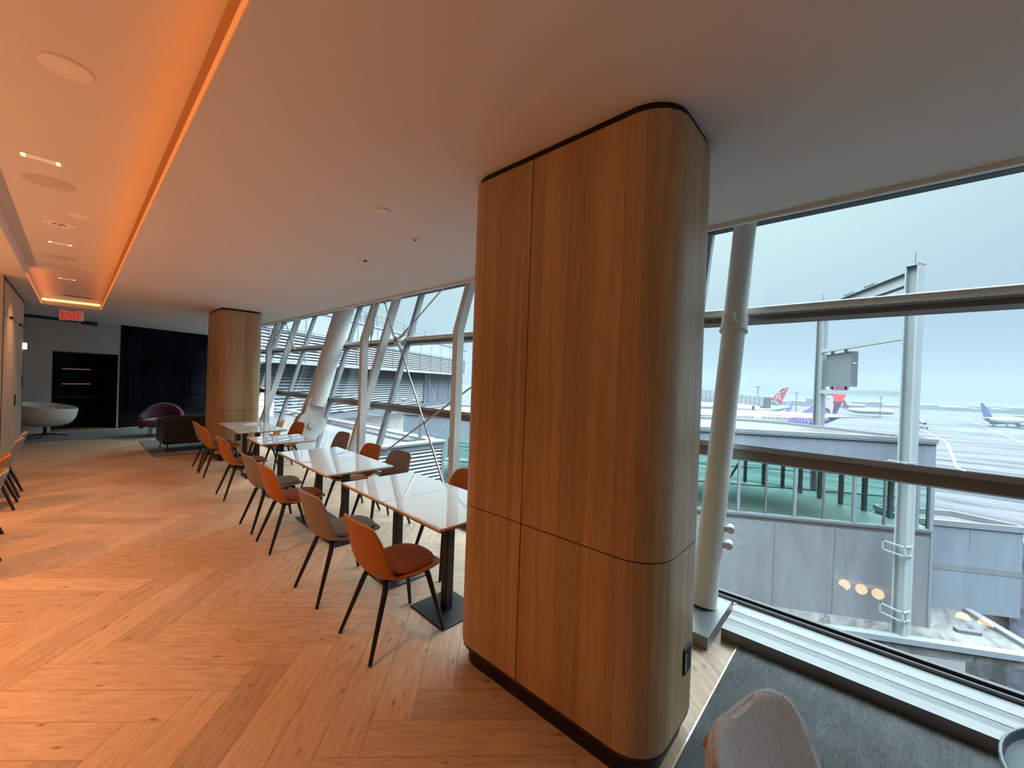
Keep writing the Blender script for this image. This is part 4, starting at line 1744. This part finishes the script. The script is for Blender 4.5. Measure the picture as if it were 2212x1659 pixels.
gach(ibeam(6.20, 6.75, .34), 'top_beam', 'gantry')
for z in (4.1, 1.72):
    m = MB()
    m.box(.1, GL_ - .1, -.08, .08, z - .12, z + .10, GM)
    gach(m, 'cross_beam', 'gantry')
for P_ in (RP, LP):
    m = MB()
    m.tube([P_ + Vector((0, 0, 6.95)), P_ + Vector((0, 0, 7.45))], .018, 6)
    gach(m, 'lightning_rod', 'gantry_dark')
for zz in (-1.2, -4.55, -7.15):
    m = MB()
    T = Matrix.Translation(RP) @ Matrix.Rotation(R(-30), 4, 'Z')
    for dz in (-.20, .16):
        m.box(-.44, .05, -.30, -.24, zz + dz, zz + dz + .04, T)
        m.box(-.44, -.38, -.30, .50, zz + dz, zz + dz + .04, T)
    m.box(-.44, -.38, -.30, -.24, zz - .20, zz + .20, T)
    m.box(-.44, -.38, .44, .50, zz - .20, zz + .20, T)
    m.box(-.24, -.21, -.30, -.22, zz - .20, zz + .20, T)
    gach(m, 'wall_bracket', 'gantry')
for s0, s1 in ((.9, 1.5), (2.6, 3.4), (4.4, 5.2)):
    m = MB()
    m.box(s0, s1, -.16, .16, 6.78, 6.83, GM)
    m.box(s0 + .1, s0 + .16, -.02, .02, 6.75, 6.80, GM)
    gach(m, 'light_fixture', 'gantry_dark')
m = MB()
for yy in (-.22, .22):
    m.box(2.2, 5.3, yy - .04, yy + .04, 5.86, 5.94, GM)
for s_x in (2.3, 3.0, 3.7, 4.4, 5.2):
    m.box(s_x, s_x + .08, -.22, .22, 5.87, 5.93, GM)
    m.box(s_x, s_x + .05, -.03, .03, 5.93, 6.2, GM)
gach(m, 'cable_tray', 'gantry_dark')
# sign box hanging in the gantry
sg = empty('sign_box', tuple(GM @ Vector((1.6, 0, 1.9))), 'dark grey back of a display box hanging between the gantry beams', 'sign')
si = Matrix.Translation(sg.location).inverted()


def sgc(mb, nm, mt):
    o = mb.build(nm, mt, sg)
    o.matrix_parent_inverse = si
    return o


m = MB()
m.box(.35, 3.0, .12, .42, 2.02, 3.85, GM)
sgc(m, 'casing', 'signbox')
m = MB()
m.box(3.0, 3.01, .2, .36, 3.2, 3.27, GM)
sgc(m, 'status_light', 'face')
for s in (.9, 2.3):
    m = MB()
    m.box(s, s + .12, .12, .25, 3.85, 4.02, GM)
    m.box(s, s + .12, .12, .25, 1.85, 2.02, GM)
    sgc(m, 'hanger', 'gantry_dark')

# ---- louvred roof box seen behind the tables
lbx = empty('louvred_roof_box', (5.6, 9.5, -.2), 'low white louvred roof enclosure just outside behind the near tables', 'enclosure')
lx = Matrix.Translation(lbx.location).inverted()


def lch(mb, nm, mt):
    o = mb.build(nm, mt, lbx)
    o.matrix_parent_inverse = lx
    return o


m = MB()
m.box(3.75, 7.45, 9.60, 30, -4.5, -.42)
lch(m, 'core', 'louver_gap')
m = MB()
for i in range(26):
    z = -.40 - i * .105
    m.add([(3.8, 9.60, z + .02), (7.45, 9.60, z + .02), (7.45, 9.50, z - .055), (3.8, 9.50, z - .055), (3.8, 9.60, z + .008), (7.45, 9.60, z + .008), (7.45, 9.50, z - .067), (3.8, 9.50, z - .067)], [(0, 1, 2, 3), (4, 7, 6, 5), (3, 2, 6, 7)])
lch(m, 'louvre_blades', 'louver')
m = MB()
m.box(3.75, 7.6, 9.46, 9.86, -.25, -.19)
m.box(7.25, 7.6, 9.86, 30, -.25, -.19)
m.box(7.45, 7.54, 9.49, 9.60, -3.4, -.25)
m.box(3.75, 7.449, 9.50, 9.60, -.40, -.252)
lch(m, 'coping', 'coping')
m = MB()
m.box(3.75, 7.3, 9.8, 30, -.42, -.40)
lch(m, 'roof_deck', 'roof_grey')
for (px_, py_, lab) in ((7.3, 10.4, 'white rail post on the louvred roof box near the crossing rods'), (7.35, 14.2, 'farther rail post on the louvred roof box'), (7.35, 19.0, 'farthest rail post on the louvred roof box')):
    m = MB()
    m.box(px_ - .04, px_ + .04, py_ - .05, py_ + .05, -.19, .95)
    m.box(px_ - .03, px_ + .03, py_ - .05, py_ + 1.1, .89, .95)
    tag(m.build('rail_post', 'coping'), lab, 'post', 'rail posts on the roof box')
m = MB()
for z in (.1, .4, .66):
    m.tube([(6.6, 11, z), (5.2, 29, z)], .018, 6)
tag(m.build('roof_rails', 'coping'), 'thin horizontal rails on the roof outside behind the posts', 'railing')

# ---- louvred terminal building opposite
VV = Vector((.8660254, .5, 0))
MMn = Vector((-.5, .8660254, 0))
B0 = Vector((17.5, 32.85, 0))
BBM = Matrix((VV, MMn, Vector((0, 0, 1)))).transposed().to_4x4()
BBM.translation = B0
te = empty('louvred_building', tuple(B0), 'large pale terminal wing with louvred facade and roof rail outside the left windows', 'building')
ti = Matrix.Translation(B0).inverted()


def tch(mb, nm, mt):
    o = mb.build(nm, mt, te)
    o.matrix_parent_inverse = ti
    return o


S0, S1 = -24.0, 26.0
m = MB()
m.box(S0, S1, .06, 12, 2.45, 6.1, BBM)
tch(m, 'upper_wall', 'louver_gap')
m = MB()
m.box(S0, S1, -.04, .1, 4.55, 6.05, BBM)
m.box(S0, S1, -.10, .2, 6.05, 6.18, BBM)
m.box(S0, S1, -.06, .1, 4.40, 4.52, BBM)
m.box(S0, S1, -.06, 1.4, 2.30, 2.46, BBM)
tch(m, 'fascia', 'louver')


def blades(z0, z1, y, pitch, s0, s1):
    m = MB()
    z = z1
    while z > z0:
        m.add([BBM @ Vector(p) for p in ((s0, y + .1, z), (s1, y + .1, z), (s1, y, z - pitch * .55), (s0, y, z - pitch * .55), (s0, y + .02, z - pitch * .62), (s1, y + .02, z - pitch * .62))], [(0, 1, 2, 3), (3, 2, 5, 4)])
        z -= pitch
    return m


tch(blades(2.5, 4.4, -.04, .20, S0, S1), 'louvre_blades', 'louver')
m = MB()
m.box(S0, S1, 1.4, 12, -13.3, 2.4, BBM)
tch(m, 'lower_wall', 'louver_gap')
tch(blades(-1.4, 2.3, 1.28, .22, S0, 14.0), 'louvre_blades', 'louver')
m = MB()
for s in [x * 3.0 - 23 for x in range(17)]:
    m.box(s - .03, s + .03, -.07, 0, 2.46, 6.1, BBM)
tch(m, 'facade_joint', 'louver_gap')
m = MB()
m.box(14.0, S1, 1.2, 1.4, -3.5, 2.3, BBM)
tch(m, 'flat_panel', 'panel')
for s in (15.0, 18.4, 22):
    m = MB()
    m.box(s, s + .6, 1.15, 1.2, -1.2, 1.6, BBM)
    tch(m, 'door', 'coping')
m = MB()
for s in [x * 2.6 - 22 for x in range(19)]:
    m.tube([BBM @ Vector((s, .3, 6.18)), BBM @ Vector((s, .3, 7.25))], .03, 6)
for z in (6.75, 7.22):
    m.tube([BBM @ Vector((S0, .3, z)), BBM @ Vector((S1, .3, z))], .022, 6)
tch(m, 'roof_rail', 'gantry_dark')
m = MB()
m.box(-1.2, .2, -.1, -.06, 6.2, 6.95, BBM)
tch(m, 'roof_frame', 'coping')
m = MB()
m.prism([(5.5, 31), (9.5, 17), (13, 19), (24, 36), (17.5, 32.8)], -2.1, -1.9)
tag(m.build('flat_roof', 'roof_grey'), 'flat grey roof between the louvred building and the roof box', 'roof')
m = MB()
m.box(4.2, 6.4, 21.0, 24.0, -1.9, .9)
tag(m.build('pale_container', plain('pinkish_white_panel', (.62, .58, .62), .6)), 'pinkish white rooftop unit seen between the far pillar and the kinked post', 'rooftop unit')

# ---- planes
RH = Vector((rgt0.x, rgt0.y, 0))


def pts2(pxpy, ox, oy, zs, ax, ay, sc):
    return [((ox + x / zs - ax) / sc, (ay - (oy + y / zs)) / sc) for x, y in pxpy]


def fus(mb, x0, x1, r, zc, nose=-1, tailrise=1.6, nlen=7, tlen=13, n=24):
    """fuselage along X from x0 (nose side when nose=-1) to x1"""
    rings = []
    L = x1 - x0
    for k in range(25):
        t = k / 24
        x = x0 + L * t
        dn = (x - x0) if nose < 0 else (x1 - x)
        dt = (x1 - x) if nose < 0 else (x - x0)
        rr = r
        z = zc
        if dn < nlen:
            q = max(dn / nlen, 0)
            rr = r * max(.04, math.sqrt(max(0, 1 - (1 - q) ** 2)))
            z = zc - .25 * r * (1 - q)
        if dt < tlen:
            q = 1 - dt / tlen
            rr = r * max(.08, 1 - q ** 1.6)
            z = zc + tailrise * q ** 1.6
        rings.append((x, rr, z))
    vs = []
    for (x, rr, z) in rings:
        for k in range(n):
            a = 2 * PI * k / n
            vs.append((x, rr * math.cos(a), z + rr * math.sin(a)))
    fs = []
    for i in range(len(rings) - 1):
        for k in range(n):
            k2 = (k + 1) % n
            fs.append((i * n + k, i * n + k2, (i + 1) * n + k2, (i + 1) * n + k))
    fs.append(tuple(range(n)))
    fs.append(tuple((len(rings) - 1) * n + k for k in range(n)))
    mb.add(vs, fs)
    return mb


XZ = Matrix(((1, 0, 0, 0), (0, 0, -1, 0), (0, 1, 0, 0), (0, 0, 0, 1)))      # polygon (x,z) extruded along -y
# violet-tailed widebody
hz = empty('violet_tail_aeroplane', (167.7, 8.53, -4.94), 'white widebody aeroplane with violet tail showing a woman\'s profile and red flower', 'aeroplane', R(-47.8))
m = MB()
fus(m, -52, 2.2, 2.82, -2.85, -1, 1.9, 7, 15)
m.build('fuselage', 'white_plane', hz, True)
m = MB()      # violet rear skin
rg_ = []
n = 24
vs = []
for i, x in enumerate((-15.5, -12, -9, -6, -3, -.5, 1.9)):
    q = max(0, 1 - (2.2 - x) / 15)
    rr = 2.82 * max(.08, 1 - q ** 1.6) + .03
    zc = -2.85 + 1.9 * q ** 1.6
    for k in range(n + 1):
        a = R(-100 - 160 + 320 * k / n)
        dx = 2.4 * math.cos(a * 3.0) * (1 if i == 0 else 0)
        vs.append((x + dx, rr * math.cos(a), zc + rr * math.sin(a)))
fs = []
for i in range(6):
    for k in range(n):
        a0 = i * (n + 1) + k
        fs.append((a0, a0 + 1, a0 + n + 2, a0 + n + 1))
m.add(vs, fs)
m.build('violet_paint', 'purple', hz, True)
for x0_ in (-11.5, -8.0):
    m = MB()
    m.tube([(x0_, -2.88, -4.2), (x0_ + .5, -2.9, -3.0), (x0_ + .2, -2.6, -1.6)], .12, 6)
    m.build('petal_line', 'face', hz)
fin = pts2([(560, 760), (800, 760), (790, 870), (580, 1342), (200, 1342), (-100, 1330), (0, 1285), (120, 1210), (280, 1065), (500, 880)], 1740, 740, 8.73, 1806, 893, 6.6)
m = MB()
m.prism(fin, -.16, .16, XZ)
fn = m.build('tail_fin', 'plum', hz)


def decal(poly, y, nm, mat, par):
    m = MB()
    m.prism(pts2(poly, 1740, 740, 8.73, 1806, 893, 6.6), y, y + .02, XZ)
    return m.build(nm, mat, par)


decal([(-100, 1330), (120, 1232), (270, 1240), (360, 1290), (470, 1330), (520, 1342), (200, 1342)], .17, 'fin_violet_area', 'purple', fn)
decal([(510, 1120), (600, 1115), (668, 1120), (580, 1342), (488, 1342), (500, 1230)], .17, 'hair_shape', 'plum_dark', fn)
decal([(372, 1005), (440, 990), (490, 1010), (512, 1080), (500, 1140), (522, 1160), (500, 1300), (494, 1400), (462, 1390), (468, 1330), (440, 1260), (400, 1245), (345, 1235), (335, 1200), (345, 1180), (338, 1162), (325, 1135), (352, 1105), (362, 1080), (364, 1045)], .19, 'face_profile', 'face', fn)
decal([(392, 1055), (425, 1058), (425, 1072), (400, 1076)], .21, 'eye_mark', 'plum_dark', fn)
decal([(345, 1166), (392, 1162), (390, 1172), (350, 1176)], .21, 'lip_mark', 'plum_dark', fn)
decal([(488, 985), (540, 960), (600, 975), (660, 955), (745, 965), (735, 1010), (700, 1045), (690, 1090), (650, 1112), (612, 1100), (570, 1132), (530, 1112), (512, 1078), (500, 1040)], .20, 'flower', 'coral', fn)
m = MB()
m.add([(-4, -1.2, -1.2), (1.6, -1.0, -1.1), (6.3, -9.5, -.25), (4.2, -9.5, -.25), (-4, -1.2, -1.45), (1.6, -1.0, -1.35), (6.3, -9.5, -.35), (4.2, -9.5, -.35)], [(0, 1, 2, 3), (4, 7, 6, 5), (0, 3, 7, 4), (1, 5, 6, 2), (3, 2, 6, 7)])
m.build('tailplane', 'plane_grey', hz)
m = MB()
for i in range(46):
    x = -49 + i * .86
    if 0 < (x + 29) < 3.2 or 0 < (x + 38.5) < 2.0:
        continue
    m.box(x, x + .38, -2.80, -2.74, -2.25, -1.75)
m.build('cabin_windows', 'gantry_dark', hz)
m = MB()
for i, x in enumerate((-23.8, -23.2, -22.9, -22.0, -21.6, -21.1, -20.8, -20.3, -19.9, -19.5)):
    m.box(x, x + .28, -2.66, -2.60, -1.25, -1.0)
m.build('registration_marks', 'gantry_dark', hz)
m = MB()
m.add([(-34, -1.5, -4.6), (-24, -1.5, -4.4), (-17, -29, -2.8), (-21, -29, -2.8), (-34, -1.5, -4.9), (-24, -1.5, -4.7), (-17, -29, -2.95), (-21, -29, -2.95)], [(0, 1, 2, 3), (4, 7, 6, 5), (0, 3, 7, 4), (1, 5, 6, 2), (3, 2, 6, 7)])
m.build('wing', 'plane_grey', hz)
for gx_ in (-28, -46):
    m = MB()
    m.tube([(gx_, 0, -5), (gx_, 0, -7.6)], .2, 8)
    m.tube([(gx_, -1, -7.8), (gx_, 1, -7.8)], .6, 14)
    m.build('landing_gear', 'plane_grey', hz)

# red/green tailed widebody behind
kq = empty('red_tail_aeroplane', (227.3, 32.1, -4.27), 'aeroplane behind with red, black and green tail carrying a white curled letter', 'aeroplane', R(-47.8))


def kp(poly):
    return pts2(poly, 1580, 830, 13.825, 1687, 872, 4.516)


m = MB()
fus(m, -45, 4.5, 2.9, -3.6, -1, 2.2, 7, 17)
m.build('fuselage', 'white_plane', kq, True)
m = MB()
m.prism(kp([(1610, 92), (1680, 95), (1640, 190), (1600, 280), (1540, 430), (1500, 560), (1470, 640), (1180, 780), (900, 780), (940, 600), (1130, 470), (1290, 320), (1390, 235), (1480, 140)]), -.16, .16, XZ)
kf = m.build('tail_fin', 'red', kq)


def kd(poly, y, nm, mt):
    m = MB()
    m.prism(kp(poly), y, y + .03, XZ)
    return m.build(nm, mt, kf)


kd([(1610, 95), (1480, 140), (1390, 235), (1375, 250), (1420, 240), (1520, 180), (1590, 120)], .17, 'black_flash', 'niche')
kd([(1375, 250), (1420, 262), (1520, 215), (1600, 130), (1590, 118), (1515, 190), (1420, 240)], .18, 'white_stripe', 'face')
kd([(930, 760), (1030, 630), (1110, 560), (1200, 520), (1290, 530), (1380, 590), (1450, 640), (1200, 660), (1130, 770)], .18, 'green_field', 'green')
kd([(920, 700), (1010, 610), (1100, 530), (1200, 492), (1310, 505), (1400, 570), (1470, 640), (1440, 645), (1380, 590), (1290, 532), (1200, 515), (1110, 560), (1030, 630), (940, 740)], .20, 'white_stripe', 'face')
m = MB()
cc = kp([(1375, 385)])[0]
rr_ = 1.55
T_ = XZ
for (aa, bb, r1) in ((60, 250, 1.9), (-60, 110, 1.1)):
    prev = None
    for q in range(13):
        a = R(aa + (bb - aa) * q / 12)
        p = T_ @ Vector((cc[0] + r1 * math.cos(a), cc[1] + r1 * math.sin(a), .24))
        if prev is not None:
            m.bar(prev, p, .32, .05, (0, 1, 0))
        prev = p
for (ax_, az_, bx_, bz_) in ((-.7, 1.0, -.7, -1.1), (-.6, 0, .5, 1.0), (-.5, 0, 1.5, -1.5)):
    m.bar(T_ @ Vector((cc[0] + ax_, cc[1] + az_, .25)), T_ @ Vector((cc[0] + bx_, cc[1] + bz_, .25)), .38, .05, (0, 1, 0))
m.build('tail_emblem', 'face', kf)
m = MB()
m.add([(-14, -2, -4.2), (-6, -2, -4.0), (9, -17, -2.6), (6, -17, -2.6), (-14, -2, -4.5), (-6, -2, -4.3), (9, -17, -2.75), (6, -17, -2.75)], [(0, 1, 2, 3), (4, 7, 6, 5), (0, 3, 7, 4), (1, 5, 6, 2), (3, 2, 6, 7)])
m.build('wing', 'plane_grey', kq)

# taxiing jet with navy tail, heading away to the right
ua = empty('navy_tail_aeroplane', (341, -53.5, ZG), 'white taxiing airliner with dark blue tail fin near the right edge', 'aeroplane', R(-36))
m = MB()
fus(m, -16, 17, 1.95, 3.35, 1, 1.2, 5, 11)
m.build('fuselage', 'white_plane', ua, True)
m = MB()
m.prism([(-17.3, 12.4), (-15.6, 12.4), (-8.2, 5.2), (-14.6, 5.0)], -.14, .14, XZ)
m.build('tail_fin', 'navy', ua)
for sy in (-1, 1):
    m = MB()
    m.add([(-15.5, sy * .6, 4.6), (-12, sy * .6, 4.5), (-15.5, sy * 6.5, 5.0), (-17, sy * 6.5, 5.0), (-15.5, sy * .6, 4.4), (-12, sy * .6, 4.3), (-15.5, sy * 6.5, 4.9), (-17, sy * 6.5, 4.9)], [(0, 1, 2, 3), (4, 5, 6, 7), (0, 4, 7, 3), (1, 2, 6, 5), (3, 7, 6, 2)])
    m.build('tailplane', 'plane_grey', ua)
    m = MB()
    m.add([(-3, sy * 1.5, 2.5), (4.5, sy * 1.5, 2.4), (-5, sy * 16, 3.8), (-7, sy * 16, 3.8), (-3, sy * 1.5, 2.1), (4.5, sy * 1.5, 2.0), (-5, sy * 16, 3.65), (-7, sy * 16, 3.65)], [(0, 1, 2, 3), (4, 5, 6, 7), (0, 4, 7, 3), (1, 2, 6, 5), (3, 7, 6, 2)])
    m.build('wing', 'plane_grey', ua)
    m = MB()
    m.tube([(.5, sy * 5, 1.6), (4.5, sy * 5, 1.7)], [.8, 1.0], 16)
    m.build('engine', 'plane_grey', ua, True)
for gx_, gy_ in ((-2.5, -2.6), (-2.5, 2.6), (12, 0)):
    m = MB()
    m.tube([(gx_, gy_, 2.2), (gx_, gy_, .6)], .16, 8)
    m.tube([(gx_, gy_ - .4, .5), (gx_, gy_ + .4, .5)], .5, 12)
    m.build('landing_gear', 'plane_grey', ua)

# small far planes and things
def mini(loc, rz, L, tail, label, nm='distant_aeroplane'):
    e = empty(nm, loc, label, 'aeroplane', rz)
    m = MB()
    fus(m, -L / 2, L / 2, L * .055, L * .10, -1, 1, L * .15, L * .3, 12)
    m.build('fuselage', 'white_plane', e, True)
    m = MB()
    m.prism([(L * .40, L * .14), (L * .52, L * .33), (L * .56, L * .33), (L * .5, L * .12)], -.2, .2, XZ)
    m.build('tail_fin', tail, e)
    for sy in (-1, 1):
        m = MB()
        m.add([(-L * .08, sy * L * .05, L * .08), (L * .06, sy * L * .05, L * .08), (L * .14, sy * L * .42, L * .11), (L * .10, sy * L * .42, L * .11)], [(0, 1, 2, 3)])
        m.build('wing', 'plane_grey', e, solid=.15)
    return e


mini((372, 1.0, ZG), R(130), 34, 'darkred', 'small distant aeroplane with dark red tail just right of the violet tail')
mini((250, 44, ZG), R(-50), 30, 'purple', 'distant aeroplane with violet tail tip at the left behind the widebody')
for (x, y, h, lab) in ((341, -4.1, 13.6, 'tall apron light mast between the gantry posts'), (306, 35.2, 14.4, 'tall apron light mast right of the red tail'), (250, 46, 17, 'tall apron light mast left of the red tail')):
    e = empty('light_mast', (x, y, ZG), lab, 'light mast', 0, 'apron light masts')
    m = MB()
    m.tube([(0, 0, 0), (0, 0, h)], [.3, .16], 8)
    m.build('pole', 'gantry_dark', e)
    m = MB()
    m.lathe([(1.2, h - .3), (1.5, h), (1.2, h + .4)], 12)
    m.build('lamp_head', 'gantry_dark', e)
# passenger bridge behind the widebody
pbm = Matrix.Translation((205, 43, 0)) @ Matrix.Rotation(R(-55), 4, 'Z')
pg = empty('passenger_bridge', (205, 43, ZG), 'grey ribbed passenger boarding bridge behind the widebody at the left of the big window', 'boarding bridge')
pgi = Matrix.Translation(pg.location).inverted()
m = MB()
m.add([pbm @ Vector(p) for p in ((-22, -1.6, -2.2), (9, -1.6, -5.8), (9, 1.6, -5.8), (-22, 1.6, -2.2), (-22, -1.6, 1.6), (9, -1.6, -1.6), (9, 1.6, -1.6), (-22, 1.6, 1.6))], [(0, 1, 2, 3), (4, 7, 6, 5), (0, 4, 5, 1), (1, 5, 6, 2), (2, 6, 7, 3), (3, 7, 4, 0)])
o = m.build('tunnel', plain('bridge_grey', (.13, .15, .155), .6), pg)
o.matrix_parent_inverse = pgi
m = MB()
for i in range(16):
    x = -21 + i * 1.9
    zt = 1.6 - (x + 22) * 3.2 / 31
    m.box(x, x + .22, -1.72, -1.6, zt - 3.7, zt, pbm)
o = m.build('ribs', 'plane_grey', pg)
o.matrix_parent_inverse = pgi
m = MB()
m.box(7.8, 10.4, -2, 2, -6.2, -1.2, pbm)
o = m.build('cab', 'gantry_dark', pg)
o.matrix_parent_inverse = pgi
m = MB()
m.tube([pbm @ Vector((4, 0, -5.4)), pbm @ Vector((4, 0, ZG))], .5, 10)
o = m.build('support_column', 'plane_grey', pg)
o.matrix_parent_inverse = pgi
# ground vehicle near the gantry post
vh = empty('baggage_tug', (268, -17.6, ZG), 'small dark apron vehicle with curved cover right of the big gantry post', 'vehicle', R(20))
m = MB()
m.box(-3, 3, -1.3, 1.3, .6, 1.8)
m.build('body', 'white_plane', vh, bevel=.2)
m = MB()
m.tube([(-2.5, 0, 2.2), (0, 0, 3.4), (2.6, 0, 3.1), (3.6, 0, 1.6)], .9, 10)
m.build('hose_cover', 'gantry_dark', vh, True)
for x in (-2, 2):
    for y in (-1.2, 1.2):
        m = MB()
        m.tube([(x, y - .2, .6), (x, y + .2, .6)], .6, 12)
        m.build('wheel', 'gantry_dark', vh)
# far horizon: low buildings and tree belt
for (x, y, w, d, h, lab) in ((700, -60, 90, 140, 7, 'low hazy building strip on the horizon right of the gantry'), (560, 45, 60, 80, 9, 'low hazy terminal block on the horizon between the gantry posts'), (520, 140, 60, 90, 9, 'low hazy terminal block on the horizon at the left of the big window'), (480, -110, 40, 46, 5, 'dark low depot near the right edge beyond the taxiing plane')):
    m = MB()
    random.seed(int(x))
    yy = -d / 2
    while yy < d / 2:
        q = random.uniform(6, 18)
        m.box(-w / 2, w / 2, yy, yy + q, 0, h * random.uniform(.4, 1.0))
        yy += q
    tag(m.build('distant_buildings', 'haze_far', None, loc=(x, y, ZG)), lab, 'building', 'hazy buildings on the horizon')

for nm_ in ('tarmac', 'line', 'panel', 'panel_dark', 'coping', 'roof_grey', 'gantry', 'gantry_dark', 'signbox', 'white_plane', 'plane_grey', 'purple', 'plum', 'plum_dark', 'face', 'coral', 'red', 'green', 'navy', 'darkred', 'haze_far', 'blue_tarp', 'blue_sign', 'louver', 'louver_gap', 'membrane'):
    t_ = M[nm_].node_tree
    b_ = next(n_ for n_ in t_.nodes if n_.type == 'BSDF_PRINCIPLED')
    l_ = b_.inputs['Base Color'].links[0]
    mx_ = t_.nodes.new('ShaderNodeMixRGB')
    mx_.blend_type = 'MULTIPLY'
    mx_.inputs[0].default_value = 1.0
    mx_.inputs[2].default_value = (.42, .42, .42, 1)      # darkens these outdoor colours evenly to offset the boosted overhead sky
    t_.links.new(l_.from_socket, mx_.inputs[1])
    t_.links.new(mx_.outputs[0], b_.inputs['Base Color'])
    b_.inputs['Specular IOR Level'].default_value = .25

# ------------------------------------------------------------------ fog over the apron
g = G('winter_haze')
vsn = g.n('VolumeScatter')
vsn.inputs['Color'].default_value = (.66, .84, .98, 1)
vsn.inputs['Density'].default_value = 0.00022
vab = g.n('VolumeAbsorption')
vab.inputs['Color'].default_value = (0, 0, 0, 1)
vab.inputs['Density'].default_value = 0.00085
vad = g.n('AddShader')
g.t.links.new(vsn.outputs[0], vad.inputs[0])
g.t.links.new(vab.outputs[0], vad.inputs[1])
g.t.links.new(vad.outputs[0], g.out.inputs['Volume'])
m = MB()
m.box(48, 2500, -1200, 1300, ZG - .5, 70)
fg = m.build('haze', g.m)
tag(fg, 'thin winter haze hanging over the distant apron', 'haze')
fg['kind'] = 'stuff'
